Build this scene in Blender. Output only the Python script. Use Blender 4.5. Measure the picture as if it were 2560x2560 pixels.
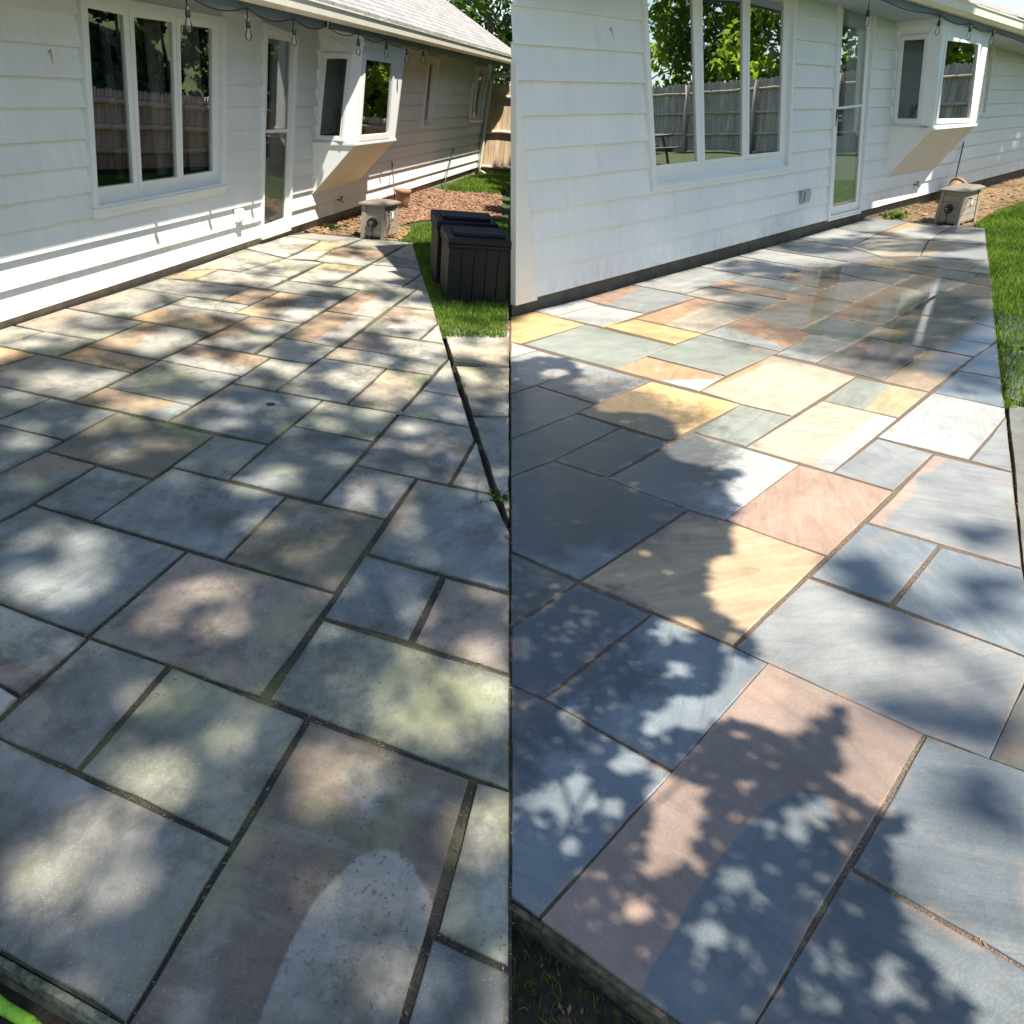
import bpy, math, random
import numpy as np
from mathutils import Matrix, Vector

for _o in list(bpy.data.objects):
    bpy.data.objects.remove(_o, do_unlink=True)
SC = bpy.context.scene
COL = SC.collection
random.seed(7)
RNG = np.random.default_rng(11)

# ---------------------------------------------------------------- camera, sky, sun, exposure
EYE = 1.75
CAM_ROWS = [[0.999753, 0.022221, 0.0], [0.011289, -0.507892, 0.861347], [0.01914, -0.861134, -0.508017]]
cam = bpy.data.cameras.new('camera')
cam.sensor_width = 36.0
cam.lens = 36.0 * 1780.0 / 2560.0
cam.clip_start = 0.02
cam.clip_end = 2000.0
cam_ob = bpy.data.objects.new('camera', cam)
COL.objects.link(cam_ob)
_r = Matrix(CAM_ROWS)
_cm = Matrix((( _r[0][0], -_r[0][1], -_r[0][2], 0), (_r[1][0], -_r[1][1], -_r[1][2], 0),
              (_r[2][0], -_r[2][1], -_r[2][2], EYE), (0, 0, 0, 1)))
cam_ob.matrix_world = _cm
SC.camera = cam_ob

SUN_EL, SUN_AZ = math.radians(60.5), math.radians(118)
SUN = Vector((math.sin(SUN_AZ) * math.cos(SUN_EL), math.cos(SUN_AZ) * math.cos(SUN_EL), math.sin(SUN_EL)))
world = bpy.data.worlds.new('World')
SC.world = world
world.use_nodes = True
_wn = world.node_tree
_wn.nodes.clear()
_sky = _wn.nodes.new('ShaderNodeTexSky')
_sky.sky_type = 'NISHITA'
_sky.sun_disc = False
_sky.sun_elevation = SUN_EL
_sky.sun_rotation = SUN_AZ
_sky.air_density = 1.2
_sky.dust_density = 0.6
_bg = _wn.nodes.new('ShaderNodeBackground')
_bg.inputs[1].default_value = 0.085
_wo = _wn.nodes.new('ShaderNodeOutputWorld')
_wn.links.new(_sky.outputs[0], _bg.inputs[0])
_wn.links.new(_bg.outputs[0], _wo.inputs[0])
_sl = bpy.data.lights.new('sun', 'SUN')
_sl.energy = 5.0
_sl.angle = math.radians(0.6)
_sl.color = (1.0, 0.92, 0.80)
sun_ob = bpy.data.objects.new('sun', _sl)
COL.objects.link(sun_ob)
sun_ob.rotation_euler = SUN.to_track_quat('Z', 'Y').to_euler()
SC.view_settings.view_transform = 'Standard'
SC.view_settings.look = 'None'
SC.view_settings.exposure = 1.14
SC.view_settings.gamma = 1.0
SC.view_settings.use_curve_mapping = False
SC.cycles.max_bounces = 6
SC.cycles.diffuse_bounces = 3
SC.cycles.glossy_bounces = 3
SC.cycles.transmission_bounces = 2
SC.cycles.transparent_max_bounces = 6
SC.cycles.caustics_reflective = False
SC.cycles.caustics_refractive = False

# ---------------------------------------------------------------- layout of the two patios: image coordinates projected onto fitted planes (metres)
# A = the dry patio on the left, B = the freshly washed patio on the right.  Each has a ground frame
# (x along the house wall, y towards the house, z up) and a house frame (y inwards, z up the wall).
STONES_A = [
  ([(0.642, 1.133), (0.581, 0.762), (0.995, 0.771), (1.122, 1.579)], 'g', None, None),
  ([(0.565, 0.757), (0.703, 0.213), (1.372, 0.23), (1.44, 0.763)], 'r', 'l', ('E', 0.636, 0.302, 2.158, 0.41, -0.963, 5.075)),
  ([(0.923, 0.192), (0.891, 0.008), (1.362, 0.107), (1.365, 0.208)], 'l', 'v', ('L', -0.408, 0.913, -0.321)),
  ([(0.707, 0.199), (0.762, -0.02), (0.881, 0.005), (0.909, 0.203)], 'b', None, None),
  ([(1.301, 1.746), (1.277, 1.63), (1.556, 1.626), (1.611, 2.034)], 'q', 'l', ('L', 0.966, -0.259, 0.897)),
  ([(1.227, 1.611), (1.154, 1.609), (1.126, 1.584), (1.115, 1.511), (1.091, 1.292), (1.522, 1.306), (1.553, 1.616)], 'g', None, None),
  ([(1.087, 1.277), (1.006, 0.773), (1.44, 0.78), (1.516, 1.284)], 'v', None, None),
  ([(2.014, 2.409), (1.618, 2.041), (1.569, 1.633), (2.112, 1.623), (2.193, 2.387)], 'b', None, None),
  ([(1.564, 1.621), (1.484, 0.954), (2.05, 0.951), (2.111, 1.61)], 'q', None, None),
  ([(1.483, 0.923), (1.381, 0.226), (1.366, 0.108), (1.819, 0.204), (1.892, 0.928)], 'v', None, None),
  ([(1.911, 0.929), (1.886, 0.594), (2.296, 0.598), (2.332, 0.94)], 'b', None, None),
  ([(1.878, 0.571), (1.834, 0.207), (2.272, 0.3), (2.292, 0.577)], 'q', None, None),
  ([(2.35, 0.933), (2.292, 0.304), (2.727, 0.396), (3.031, 0.552), (3.041, 0.944)], 'q', 'b', ('L', -0.046, -0.999, -1.006)),
  ([(2.11, 1.441), (2.06, 0.954), (2.626, 0.961), (2.647, 1.451)], 'n', None, None),
  ([(2.178, 2.086), (2.116, 1.451), (2.651, 1.461), (2.699, 2.072)], 'b', None, None),
  ([(2.205, 2.392), (2.181, 2.096), (2.565, 2.093), (2.588, 2.387)], 'b', None, None),
  ([(2.437, 2.702), (2.334, 2.707), (2.021, 2.416), (2.111, 2.408), (2.205, 2.402), (2.591, 2.4), (2.619, 2.685)], 'q', 'b', ('L', -0.834, -0.552, -3.418)),
  ([(2.628, 2.686), (2.582, 2.092), (3.089, 2.09), (3.131, 2.687)], 'n', None, None),
  ([(2.711, 2.077), (2.694, 1.773), (3.096, 1.79), (3.092, 2.084)], 'b', None, None),
  ([(2.696, 1.768), (2.666, 1.296), (3.348, 1.305), (3.36, 1.777)], 'b', None, None),
  ([(2.659, 1.285), (2.637, 0.962), (3.05, 0.958), (3.062, 1.282)], 'g', None, None),
  ([(3.076, 1.283), (3.058, 0.785), (3.615, 0.795), (3.765, 0.856), (3.763, 1.296)], 'g', None, None),
  ([(3.06, 0.769), (3.05, 0.557), (3.59, 0.775)], 'g', None, None),
  ([(3.368, 1.774), (3.363, 1.308), (3.77, 1.308), (3.758, 1.779)], 'v', None, None),
  ([(3.142, 2.388), (3.111, 1.791), (3.755, 1.785), (3.761, 2.375)], 'q', 'b', ('L', -0.012, -1.0, -2.384)),
  ([(3.169, 2.976), (3.143, 2.398), (3.378, 2.401), (3.401, 2.96)], 'b', 't', ('L', 0.545, 0.839, 3.9)),
  ([(2.902, 3.121), (2.791, 3.133), (2.78, 3.122), (2.774, 3.006), (2.76, 2.707), (3.133, 2.695), (3.149, 3.108)], 'b', None, None),
  ([(3.185, 3.499), (2.803, 3.143), (2.918, 3.136), (3.156, 3.121), (3.176, 3.368)], 'b', None, None),
  ([(2.34, 2.713), (2.443, 2.708), (2.628, 2.697), (2.747, 2.703), (2.767, 2.999), (2.769, 3.111)], 'b', None, None),
  ([(3.508, 3.667), (3.383, 3.683), (3.194, 3.507), (3.175, 2.99), (3.657, 2.989), (3.682, 3.648)], 'g', None, None),
  ([(3.413, 2.964), (3.388, 2.406), (3.9, 2.401), (3.919, 2.966)], 'g', None, None),
  ([(3.693, 3.522), (3.67, 2.993), (3.918, 2.983), (3.927, 3.509)], 'o', 'y', ('L', -0.913, -0.408, -4.719)),
  ([(3.798, 3.929), (3.704, 3.967), (3.703, 3.843), (3.697, 3.529), (4.051, 3.536), (4.046, 3.914)], 'v', 'l', ('L', 0.303, 0.953, 4.586)),
  ([(3.393, 3.693), (3.519, 3.677), (3.679, 3.654), (3.692, 3.833), (3.693, 3.971)], 'o', None, None),
  ([(3.912, 4.175), (3.675, 3.955), (3.804, 3.934), (4.043, 3.92), (4.05, 4.181)], 'l', None, None),
  ([(4.058, 3.927), (4.069, 3.538), (4.54, 3.534), (4.537, 4.157), (4.077, 4.171)], 'p', 'g', ('L', 0.189, -0.982, -3.081)),
  ([(4.566, 3.659), (5.277, 3.657), (5.249, 4.128), (4.552, 4.153)], 'p', 'g', ('L', 0.078, -0.997, -3.655)),
  ([(5.29, 3.658), (5.327, 3.389), (5.79, 3.396), (5.633, 4.126), (5.266, 4.125)], 'g', None, None),
  ([(5.03, 3.632), (5.061, 3.118), (5.306, 3.125), (5.257, 3.644)], 'w', None, None),
  ([(4.562, 3.647), (4.566, 2.996), (5.059, 2.981), (5.018, 3.63)], 'o', 'g', ('L', 0.998, 0.07, 5.102)),
  ([(3.935, 3.51), (3.928, 2.981), (4.557, 2.994), (4.531, 3.512)], 't', 'g', ('L', 0.135, -0.991, -2.686)),
  ([(3.932, 2.973), (3.915, 2.401), (4.291, 2.409), (4.295, 2.957)], 'l', 't', ('L', 0.993, -0.118, 3.729)),
  ([(4.31, 2.964), (4.317, 2.544), (5.076, 2.559), (5.045, 2.963)], 'l', 't', ('L', 0.261, 0.965, 3.946)),
  ([(5.321, 3.378), (5.321, 3.123), (5.803, 3.124), (5.784, 3.381)], 't', None, None),
  ([(5.066, 3.11), (5.064, 2.974), (5.096, 2.565), (5.865, 2.578), (5.797, 3.11)], 'o', 'l', ('L', 0.056, -0.998, -2.563)),
  ([(5.827, 3.25), (5.879, 2.58), (6.252, 2.566), (6.18, 3.225)], 'g', None, None),
  ([(6.215, 3.721), (6.316, 3.285), (7.037, 3.28), (6.943, 3.648)], 'l', None, None),
  ([(5.754, 3.888), (5.835, 3.262), (6.285, 3.277), (6.193, 3.725), (6.186, 3.91)], 'l', 't', ('L', 0.948, 0.318, 7.151)),
  ([(5.764, 3.898), (6.192, 3.926), (5.952, 4.12), (5.653, 4.12)], 'o', None, None),
  ([(5.987, 4.123), (6.212, 3.926), (6.224, 3.734), (6.954, 3.663), (7.096, 4.169), (6.67, 4.152), (6.284, 4.137)], 'l', None, None),
  ([(6.996, 3.666), (7.982, 3.751), (7.956, 4.164), (7.117, 4.173)], 'l', None, None),
  ([(7.378, 3.659), (7.636, 3.47), (8.09, 3.438), (7.975, 3.728)], 'o', None, None),
  ([(7.998, 3.734), (8.11, 3.447), (8.45, 3.423), (8.336, 4.015), (7.982, 4.167)], 'g', None, None),
  ([(7.288, 2.848), (7.407, 2.354), (8.629, 2.854), (8.616, 2.87)], 'l', None, None),
  ([(7.88, 3.397), (8.019, 2.89), (8.632, 2.885), (8.438, 3.403)], 'g', None, None),
  ([(6.806, 3.251), (6.874, 2.867), (7.129, 2.885), (7.029, 3.263)], 'y', None, None),
  ([(6.204, 3.217), (6.255, 2.852), (6.857, 2.864), (6.786, 3.25)], 'l', None, None),
  ([(6.503, 2.826), (6.61, 2.273), (7.213, 2.278), (7.39, 2.348), (7.246, 2.845)], 'l', None, None),
  ([(6.246, 2.84), (6.334, 2.134), (6.606, 2.128), (6.483, 2.829)], 'l', None, None),
  ([(1.173, 1.627), (1.268, 1.63), (1.292, 1.738)], 'l', None, None),
  ([(6.602, 2.258), (6.648, 2.042), (7.183, 2.264)], 'l', None, None),
  ([(5.505, 2.541), (5.528, 2.125), (6.318, 2.132), (6.245, 2.552)], 't', 'l', ('L', 0.039, -0.999, -2.111)),
  ([(4.718, 2.538), (4.715, 2.108), (5.517, 2.121), (5.479, 2.54)], 't', 'l', ('L', -0.038, -0.999, -2.46)),
  ([(4.309, 2.51), (4.316, 2.114), (4.706, 2.107), (4.698, 2.534)], 'l', None, None),
  ([(3.786, 2.384), (3.783, 2.098), (4.301, 2.11), (4.28, 2.395)], 'l', None, None),
  ([(3.785, 2.094), (3.78, 1.634), (4.448, 1.636), (4.436, 2.091)], 'l', None, None),
  ([(3.779, 1.623), (3.785, 1.303), (4.469, 1.317), (4.445, 1.626)], 's', None, None),
  ([(4.449, 2.085), (4.479, 1.315), (4.761, 1.319), (4.702, 2.096)], 's', 'l', ('L', 0.179, -0.984, -1.067)),
  ([(4.729, 2.083), (4.769, 1.321), (4.861, 1.309), (5.163, 1.426), (5.105, 2.082)], 'p', 'l', ('L', 0.015, -1.0, -1.758)),
  ([(5.12, 2.075), (5.173, 1.637), (5.662, 1.635), (5.984, 1.765), (5.912, 2.101)], 'l', 't', ('L', 0.614, 0.789, 4.921)),
  ([(5.172, 1.62), (5.18, 1.434), (5.633, 1.619)], 'l', None, None),
  ([(5.941, 2.101), (6.008, 1.773), (6.61, 2.022), (6.594, 2.12)], 'l', None, None),
  ([(4.201, 1.29), (4.199, 1.036), (4.839, 1.297)], 'l', None, None),
  ([(3.776, 1.295), (3.781, 0.862), (4.195, 1.03), (4.186, 1.291)], 'l', None, None),
  ([(6.987, 3.649), (7.126, 3.391), (7.597, 3.457), (7.355, 3.657)], 'l', None, None),
  ([(7.629, 3.448), (7.094, 3.376), (7.058, 3.281), (7.177, 2.879), (7.996, 2.887), (7.854, 3.396)], 't', 'l', ('L', -0.944, -0.329, -8.049)),
]
STONES_B = [
  ([(0.583, 0.913), (0.603, 0.826), (1.179, 0.894), (1.091, 1.373), (1.052, 1.5)], 'b', None, None),
  ([(0.606, 0.814), (0.677, 0.499), (0.693, 0.425), (0.786, 0.346), (1.283, 0.414), (1.852, 0.489), (1.78, 0.975)], 'R', 'b', ('E', 0.747, 0.394, 1.377, 0.377, -1.55, 5.658)),
  ([(1.297, 0.394), (1.359, 0.021), (1.925, 0.223), (1.849, 0.471)], 'b', None, None),
  ([(0.793, 0.34), (1.225, -0.027), (1.343, 0.015), (1.278, 0.397)], 'b', None, None),
  ([(1.774, 1.101), (1.787, 0.975), (1.857, 0.487), (1.901, 0.321), (2.313, 0.379), (2.426, 0.414), (2.422, 0.479), (2.318, 1.157)], 'g', None, None),
  ([(2.071, 0.339), (1.904, 0.314), (1.932, 0.226), (2.367, 0.381)], 'n', None, None),
  ([(2.341, 1.157), (2.391, 0.863), (2.92, 0.925), (2.871, 1.218)], 'b', None, None),
  ([(2.391, 0.846), (2.439, 0.407), (2.78, 0.529), (2.969, 0.623), (2.91, 0.909)], 'b', None, None),
  ([(2.893, 1.216), (2.978, 0.629), (3.809, 0.975), (3.76, 1.323)], 'P', 'g', ('L', 0.116, -0.993, -0.82)),
  ([(3.821, 0.981), (4.481, 1.258), (3.807, 1.164)], 'g', None, None),
  ([(3.764, 1.628), (3.811, 1.179), (4.509, 1.27), (4.621, 1.317), (4.599, 1.713)], 'l', None, None),
  ([(3.225, 1.577), (3.247, 1.281), (3.764, 1.333), (3.754, 1.623)], 'g', None, None),
  ([(2.466, 1.67), (2.485, 1.456), (2.525, 1.198), (3.238, 1.278), (3.213, 1.577), (3.185, 1.744)], 'E', 'g', None),
  ([(1.652, 1.776), (1.774, 1.118), (2.512, 1.198), (2.457, 1.668), (2.409, 1.837)], 'T', None, None),
  ([(2.029, 2.723), (1.578, 2.159), (1.652, 1.788), (2.42, 1.853), (2.378, 2.351), (2.318, 2.708)], 'b', None, None),
  ([(1.253, 1.752), (1.63, 1.789), (1.57, 2.149)], 'n', None, None),
  ([(1.247, 1.744), (1.056, 1.505), (1.098, 1.379), (1.695, 1.439), (1.63, 1.774)], 'b', None, None),
  ([(1.097, 1.37), (1.19, 0.896), (1.779, 0.979), (1.762, 1.115), (1.699, 1.429)], 'b', None, None),
  ([(2.333, 2.714), (2.389, 2.359), (2.943, 2.422), (2.895, 2.749)], 'b', None, None),
  ([(2.382, 2.347), (2.424, 1.849), (2.465, 1.672), (3.186, 1.749), (3.127, 2.397)], 'w', None, None),
  ([(3.183, 2.067), (3.23, 1.585), (4.09, 1.683), (4.051, 2.131)], 's', 'w', ('L', 0.093, -0.996, -1.4)),
  ([(3.149, 2.399), (3.187, 2.078), (3.714, 2.129), (3.669, 2.455)], 'v', None, None),
  ([(2.89, 3.115), (2.959, 2.43), (3.672, 2.461), (3.617, 3.15)], 'Y', None, None),
  ([(2.34, 3.112), (2.04, 2.738), (2.325, 2.722), (2.898, 2.763), (2.879, 3.107)], 'n', 'b', ('L', 0.415, 0.91, 3.619)),
  ([(3.041, 3.697), (3.084, 3.154), (3.621, 3.169), (3.59, 3.728)], 'g', None, None),
  ([(2.8, 3.689), (2.35, 3.126), (2.887, 3.119), (3.064, 3.145), (3.027, 3.689)], 'g', None, None),
  ([(3.301, 4.317), (2.819, 3.713), (3.043, 3.708), (3.588, 3.73), (3.561, 4.303)], 'l', None, None),
  ([(3.32, 4.34), (3.571, 4.324), (3.559, 4.64)], 'l', None, None),
  ([(3.604, 4.516), (3.647, 3.536), (4.327, 3.57), (4.323, 4.534)], 'v', None, None),
  ([(4.055, 5.261), (3.566, 4.649), (3.595, 4.562), (4.314, 4.546), (4.335, 5.24)], 'Y', None, None),
  ([(4.352, 5.265), (4.344, 4.976), (4.871, 4.941), (4.916, 5.215)], 'w', None, None),
  ([(4.339, 4.959), (4.367, 4.358), (4.889, 4.376), (4.863, 4.927)], 'Y', 'w', ('L', 0.021, 1.0, 4.473)),
  ([(4.931, 5.22), (4.909, 4.395), (5.621, 4.384), (5.648, 5.227)], 'E', 'g', ('L', 0.301, -0.953, -3.14)),
  ([(5.664, 4.565), (6.646, 4.585), (6.708, 5.209), (5.668, 5.229)], 'l', None, None),
  ([(5.646, 4.536), (5.627, 3.63), (6.018, 3.667), (6.021, 4.546)], 's', None, None),
  ([(4.733, 4.319), (4.745, 3.601), (5.61, 3.631), (5.592, 4.346)], 'O', 's', ('L', 0.135, -0.991, -3.32)),
  ([(4.374, 4.35), (4.379, 3.589), (4.723, 3.592), (4.707, 4.31)], 'Y', None, None),
  ([(4.014, 3.544), (4.038, 2.85), (4.712, 2.873), (4.71, 3.574)], 'v', None, None),
  ([(3.641, 3.53), (3.69, 2.8), (4.028, 2.849), (3.994, 3.538)], 'w', 'O', ('L', 0.643, 0.766, 4.726)),
  ([(3.69, 2.79), (3.68, 2.463), (3.72, 2.132), (4.566, 2.205), (4.601, 2.514), (4.599, 2.861)], 'O', 's', ('L', 0.073, -0.997, -2.465)),
  ([(4.642, 2.853), (4.661, 2.55), (5.249, 2.589), (5.239, 2.915)], 'w', None, None),
  ([(4.72, 3.578), (4.72, 2.878), (5.237, 2.918), (5.275, 3.064), (5.314, 3.59)], 'w', 'O', ('L', 0.98, -0.2, 4.188)),
  ([(5.337, 3.602), (5.294, 3.076), (6.254, 3.158), (6.282, 3.633), (5.714, 3.649), (5.592, 3.61)], 's', 'O', ('L', 0.327, 0.945, 5.207)),
  ([(6.301, 3.633), (6.266, 3.164), (7.064, 3.211), (7.134, 3.581)], 's', None, None),
  ([(6.246, 3.146), (5.771, 3.1), (5.76, 2.633), (6.94, 2.75), (7.051, 3.201)], 'O', 's', ('L', 0.101, -0.995, -2.322)),
  ([(5.248, 2.921), (5.251, 2.587), (5.748, 2.63), (5.748, 3.09), (5.277, 3.061)], 'v', None, None),
  ([(5.743, 2.618), (5.783, 1.845), (5.876, 1.852), (6.199, 1.989), (6.259, 2.218), (6.218, 2.621)], 'E', 'g', ('L', 0.132, -0.991, -1.64)),
  ([(5.428, 2.579), (5.436, 1.822), (5.774, 1.841), (5.73, 2.617)], 'Y', 'g', ('L', 0.178, -0.984, -1.37)),
  ([(4.65, 2.537), (4.614, 2.045), (5.42, 2.122), (5.412, 2.583)], 'q', None, None),
  ([(4.612, 2.036), (4.608, 1.744), (5.422, 1.824), (5.408, 2.108)], 'T', None, None),
  ([(4.06, 2.131), (4.106, 1.684), (4.6, 1.742), (4.563, 2.197)], 'v', 'y', ('L', 0.192, -0.981, -1.05)),
  ([(5.127, 1.536), (5.85, 1.839), (5.421, 1.813), (5.102, 1.778)], 'b', None, None),
  ([(4.615, 1.715), (4.645, 1.328), (5.112, 1.531), (5.083, 1.775)], 'b', None, None),
  ([(6.246, 2.624), (6.282, 2.225), (6.807, 2.24), (7.436, 2.494), (7.491, 2.741), (6.931, 2.739)], 'l', 'r', ('L', 0.366, 0.931, 4.779)),
  ([(6.275, 2.216), (6.221, 1.995), (6.782, 2.23)], 'g', None, None),
  ([(6.668, 4.586), (6.669, 4.195), (7.267, 4.246), (7.391, 5.199), (6.731, 5.211)], 'l', None, None),
  ([(6.032, 3.672), (6.278, 3.823), (6.33, 4.561), (6.039, 4.551)], 'O', None, None),
  ([(6.291, 3.831), (6.607, 3.861), (6.638, 4.564), (6.348, 4.565)], 'l', None, None),
  ([(6.658, 4.179), (6.576, 3.623), (7.147, 3.592), (7.321, 4.058), (7.255, 4.229)], 'O', 't', ('L', 0.075, -0.997, -3.413)),
  ([(6.282, 3.817), (6.297, 3.638), (6.558, 3.621), (6.597, 3.846)], 'T', None, None),
  ([(7.169, 3.591), (7.08, 3.216), (7.616, 3.247), (7.738, 4.041), (7.323, 4.055)], 'g', None, None),
  ([(7.288, 4.25), (7.338, 4.068), (7.754, 4.055), (7.89, 5.209), (7.419, 5.198)], 'l', None, None),
  ([(7.778, 4.055), (8.17, 3.911), (8.505, 4.469), (8.635, 5.229), (7.943, 5.218)], 'g', None, None),
  ([(7.639, 3.246), (7.542, 2.752), (7.879, 2.796), (7.974, 3.562), (8.162, 3.885), (7.75, 4.021)], 'g', 'T', ('L', -0.887, 0.462, -5.362)),
  ([(7.951, 2.942), (8.452, 2.966), (8.393, 3.596), (8.0, 3.558)], 'g', None, None),
  ([(7.94, 2.926), (7.935, 2.712), (8.546, 2.966), (8.554, 2.991)], 'l', None, None),
  ([(7.512, 2.739), (7.465, 2.505), (7.903, 2.699), (7.87, 2.778)], 'r', None, None),
  ([(7.07, 3.203), (6.944, 2.745), (7.51, 2.742), (7.608, 3.228)], 'r', 'g', ('L', 0.017, -1.0, -2.783)),
  ([(8.536, 4.466), (9.4, 4.603), (9.529, 5.239), (8.67, 5.224)], 'l', None, None),
  ([(9.43, 4.609), (10.443, 4.714), (10.516, 5.259), (9.567, 5.233)], 'g', None, None),
  ([(8.196, 3.911), (8.436, 3.608), (9.29, 3.92), (9.384, 4.574), (8.519, 4.446)], 's', None, None),
  ([(9.318, 3.923), (10.385, 4.129), (10.422, 4.683), (9.441, 4.589)], 'O', 'l', ('L', -0.084, -0.996, -5.3)),
  ([(9.332, 3.307), (10.33, 3.721), (10.363, 4.105), (9.324, 3.912)], 'g', None, None),
  ([(8.44, 3.601), (8.512, 2.982), (8.58, 2.987), (9.288, 3.289), (9.273, 3.898)], 'T', 'g', ('L', -0.025, -1.0, -3.773)),
]
SIDE_SLABS = [[(5.597, 1.574), (5.823, 1.051), (4.973, 0.871), (4.87, 1.275)], [(4.779, 1.234), (4.93, 0.862), (4.066, 0.68), (3.981, 0.902)], [(3.941, 0.889), (4.048, 0.676), (2.848, 0.422), (3.101, 0.54)]]
FRAME_A = [[0.19277, -0.97771, 0.08317], [0.9812, 0.19289, -0.00671], [-0.00948, 0.0829, 0.99651]]
HOUSE_A = [[0.19277, -0.97148, 0.1381], [0.9812, 0.19221, -0.01756], [-0.00948, 0.13889, 0.99026]]
HORG_A = [-4.2259, 0.8167, 0.3521]
FRAME_B = [[0.77084, -0.63158, -0.08317], [0.63419, 0.77314, 0.00671], [0.06007, -0.05792, 0.99651]]
HOUSE_B = [[0.77084, -0.63158, -0.08317], [0.63419, 0.77314, 0.00671], [0.06007, -0.05792, 0.99651]]
HORG_B = [-3.1917, 4.0735, -0.2999]
Q = {'A_win': [(5.072, 1.993), (6.84, 1.997), (6.703, 0.626), (4.923, 0.616)],
 'A_panes': [[(5.108, 1.905), (5.538, 1.895), (5.454, 0.779), (4.996, 0.783)], [(5.656, 1.893), (6.12, 1.898), (6.028, 0.778), (5.557, 0.78)], [(6.224, 1.893), (6.68, 1.9), (6.571, 0.786), (6.115, 0.781)]],
 'A_door': [(7.536, 2.016), (8.22, 1.959), (8.034, 0.089), (7.38, 0.085)],
 'A_doorglass': [(7.645, 1.897), (8.118, 1.895), (7.949, 0.196), (7.484, 0.181)],
 'A_w1': [(12.718, 2.004), (13.293, 2.005), (13.112, 0.991), (12.646, 0.993)],
 'A_w1g': [(12.724, 1.897), (13.039, 1.897), (13.008, 1.093), (12.676, 1.089)],
 'A_w2': [(15.637, 1.999), (16.783, 2.01), (16.718, 1.007), (15.625, 1.014)],
 'A_w2g': [[(15.645, 1.9), (15.926, 1.899), (15.993, 1.115), (15.652, 1.107)], [(16.168, 1.907), (16.467, 1.906), (16.408, 1.117), (16.102, 1.114)]],
 'A_baypane': [(8.95, 1.852), (9.843, 1.852), (9.817, 1.085), (8.887, 1.088)],
 'A_baysidepane': [(-0.11, 1.795), (-0.348, 1.831), (-0.322, 1.06), (-0.081, 1.023)],
 'A_outlet': [(6.865, 0.428), (7.016, 0.41), (7.007, 0.287), (6.866, 0.306)],
 'A_faucet': [(9.419, 0.238)],
 'A_hook': [(4.752, 1.622), (4.766, 1.523)],
 'A_clips': [(6.766, 1.502), (6.742, 1.266)],
 'A_bulbs': [(5.395, 1.934), (6.199, 1.935), (6.976, 1.944), (7.67, 2.124), (8.44, 1.949), (9.269, 1.964), (9.994, 1.947), (10.637, 1.963)],
 'A_rods': [[(11.445, 4.359), (11.306, 0.571)], [(13.232, 3.83), (14.792, 0.588)]],
 'A_downspout': [(16.937, 1.754), (16.767, 0.048)],
 'B_win': [(5.717, 2.507), (8.082, 2.548), (8.329, 0.819), (5.933, 0.872)],
 'B_panes': [[(5.806, 2.459), (6.437, 2.468), (6.651, 1.069), (5.981, 1.09)], [(6.582, 2.469), (7.205, 2.478), (7.419, 1.048), (6.777, 1.067)], [(7.325, 2.48), (7.901, 2.487), (8.13, 1.032), (7.545, 1.053)]],
 'B_door': [(8.914, 2.49), (9.717, 2.5), (10.152, 0.136), (9.344, 0.141)],
 'B_doorglass': [(9.056, 2.429), (9.589, 2.434), (10.04, 0.266), (9.467, 0.272)],
 'B_baypane': [(10.599, 2.029), (11.486, 1.975), (11.723, 1.134), (10.781, 1.186)],
 'B_baysidepane': [(0.007, 2.082), (-0.25, 2.064), (-0.34, 1.2), (-0.086, 1.211)],
 'B_w1': [(12.992, 2.021), (13.243, 2.009), (13.458, 1.075), (13.293, 1.081)],
 'B_outlet': [(8.609, 0.575), (8.8, 0.557), (8.838, 0.405), (8.661, 0.419)],
 'B_faucet': [(11.635, 0.296)],
 'B_hook': [(5.343, 2.214), (5.418, 2.076)],
 'B_clips': [(8.151, 1.911), (8.197, 1.621)],
 'B_bulbs': [(8.511, 2.232), (10.12, 2.143), (10.962, 2.084), (11.653, 2.029)],
 'B_rod': [(14.123, 5.663), (13.335, 0.657)],
 'B_trim': [(4.207, 0.518), (4.332, 0.498), (4.358, 0.109), (4.224, 0.111)]}
G = {'A_patio_edge': [(8.649, 2.866), (7.407, 2.354), (6.662, 2.047), (6.008, 1.773), (5.18, 1.434), (4.199, 1.036), (3.771, 0.857), (3.039, 0.552), (2.727, 0.396)],
 'A_bottom_edge': [(0.642, 1.133), (0.581, 0.762), (0.574, 0.736)],
 'B_bottom_edge': [(0.583, 0.912), (0.603, 0.826), (0.677, 0.499), (0.693, 0.425)],
 'B_right_edge': [(10.33, 3.721), (8.757, 3.053), (6.221, 1.995), (4.645, 1.328), (3.793, 0.967), (2.966, 0.622)],
 'A_hose': [(0.572, 1.034), (0.558, 0.946), (0.538, 0.892)],
 'A_mulch': [(9.718, 3.371), (10.225, 3.257), (11.308, 2.34), (14.03, 2.944), (13.667, 3.496), (13.325, 3.846), (11.556, 3.886), (10.913, 3.999), (10.683, 4.201), (10.12, 4.157)],
 'A_bed': [(8.42, 4.058), (8.607, 3.52), (8.624, 3.054), (9.401, 3.079), (9.784, 3.432), (10.237, 4.185), (9.409, 4.18)],
 'A_nearlawn': [(8.646, 3.028), (9.763, 3.2), (10.529, 2.959)],
 'B_bed': [(10.606, 5.267), (10.279, 4.324), (10.496, 3.905), (11.821, 4.212), (11.99, 4.135), (14.006, 4.905), (13.039, 4.803), (11.954, 5.036), (11.055, 5.308)]}
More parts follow.
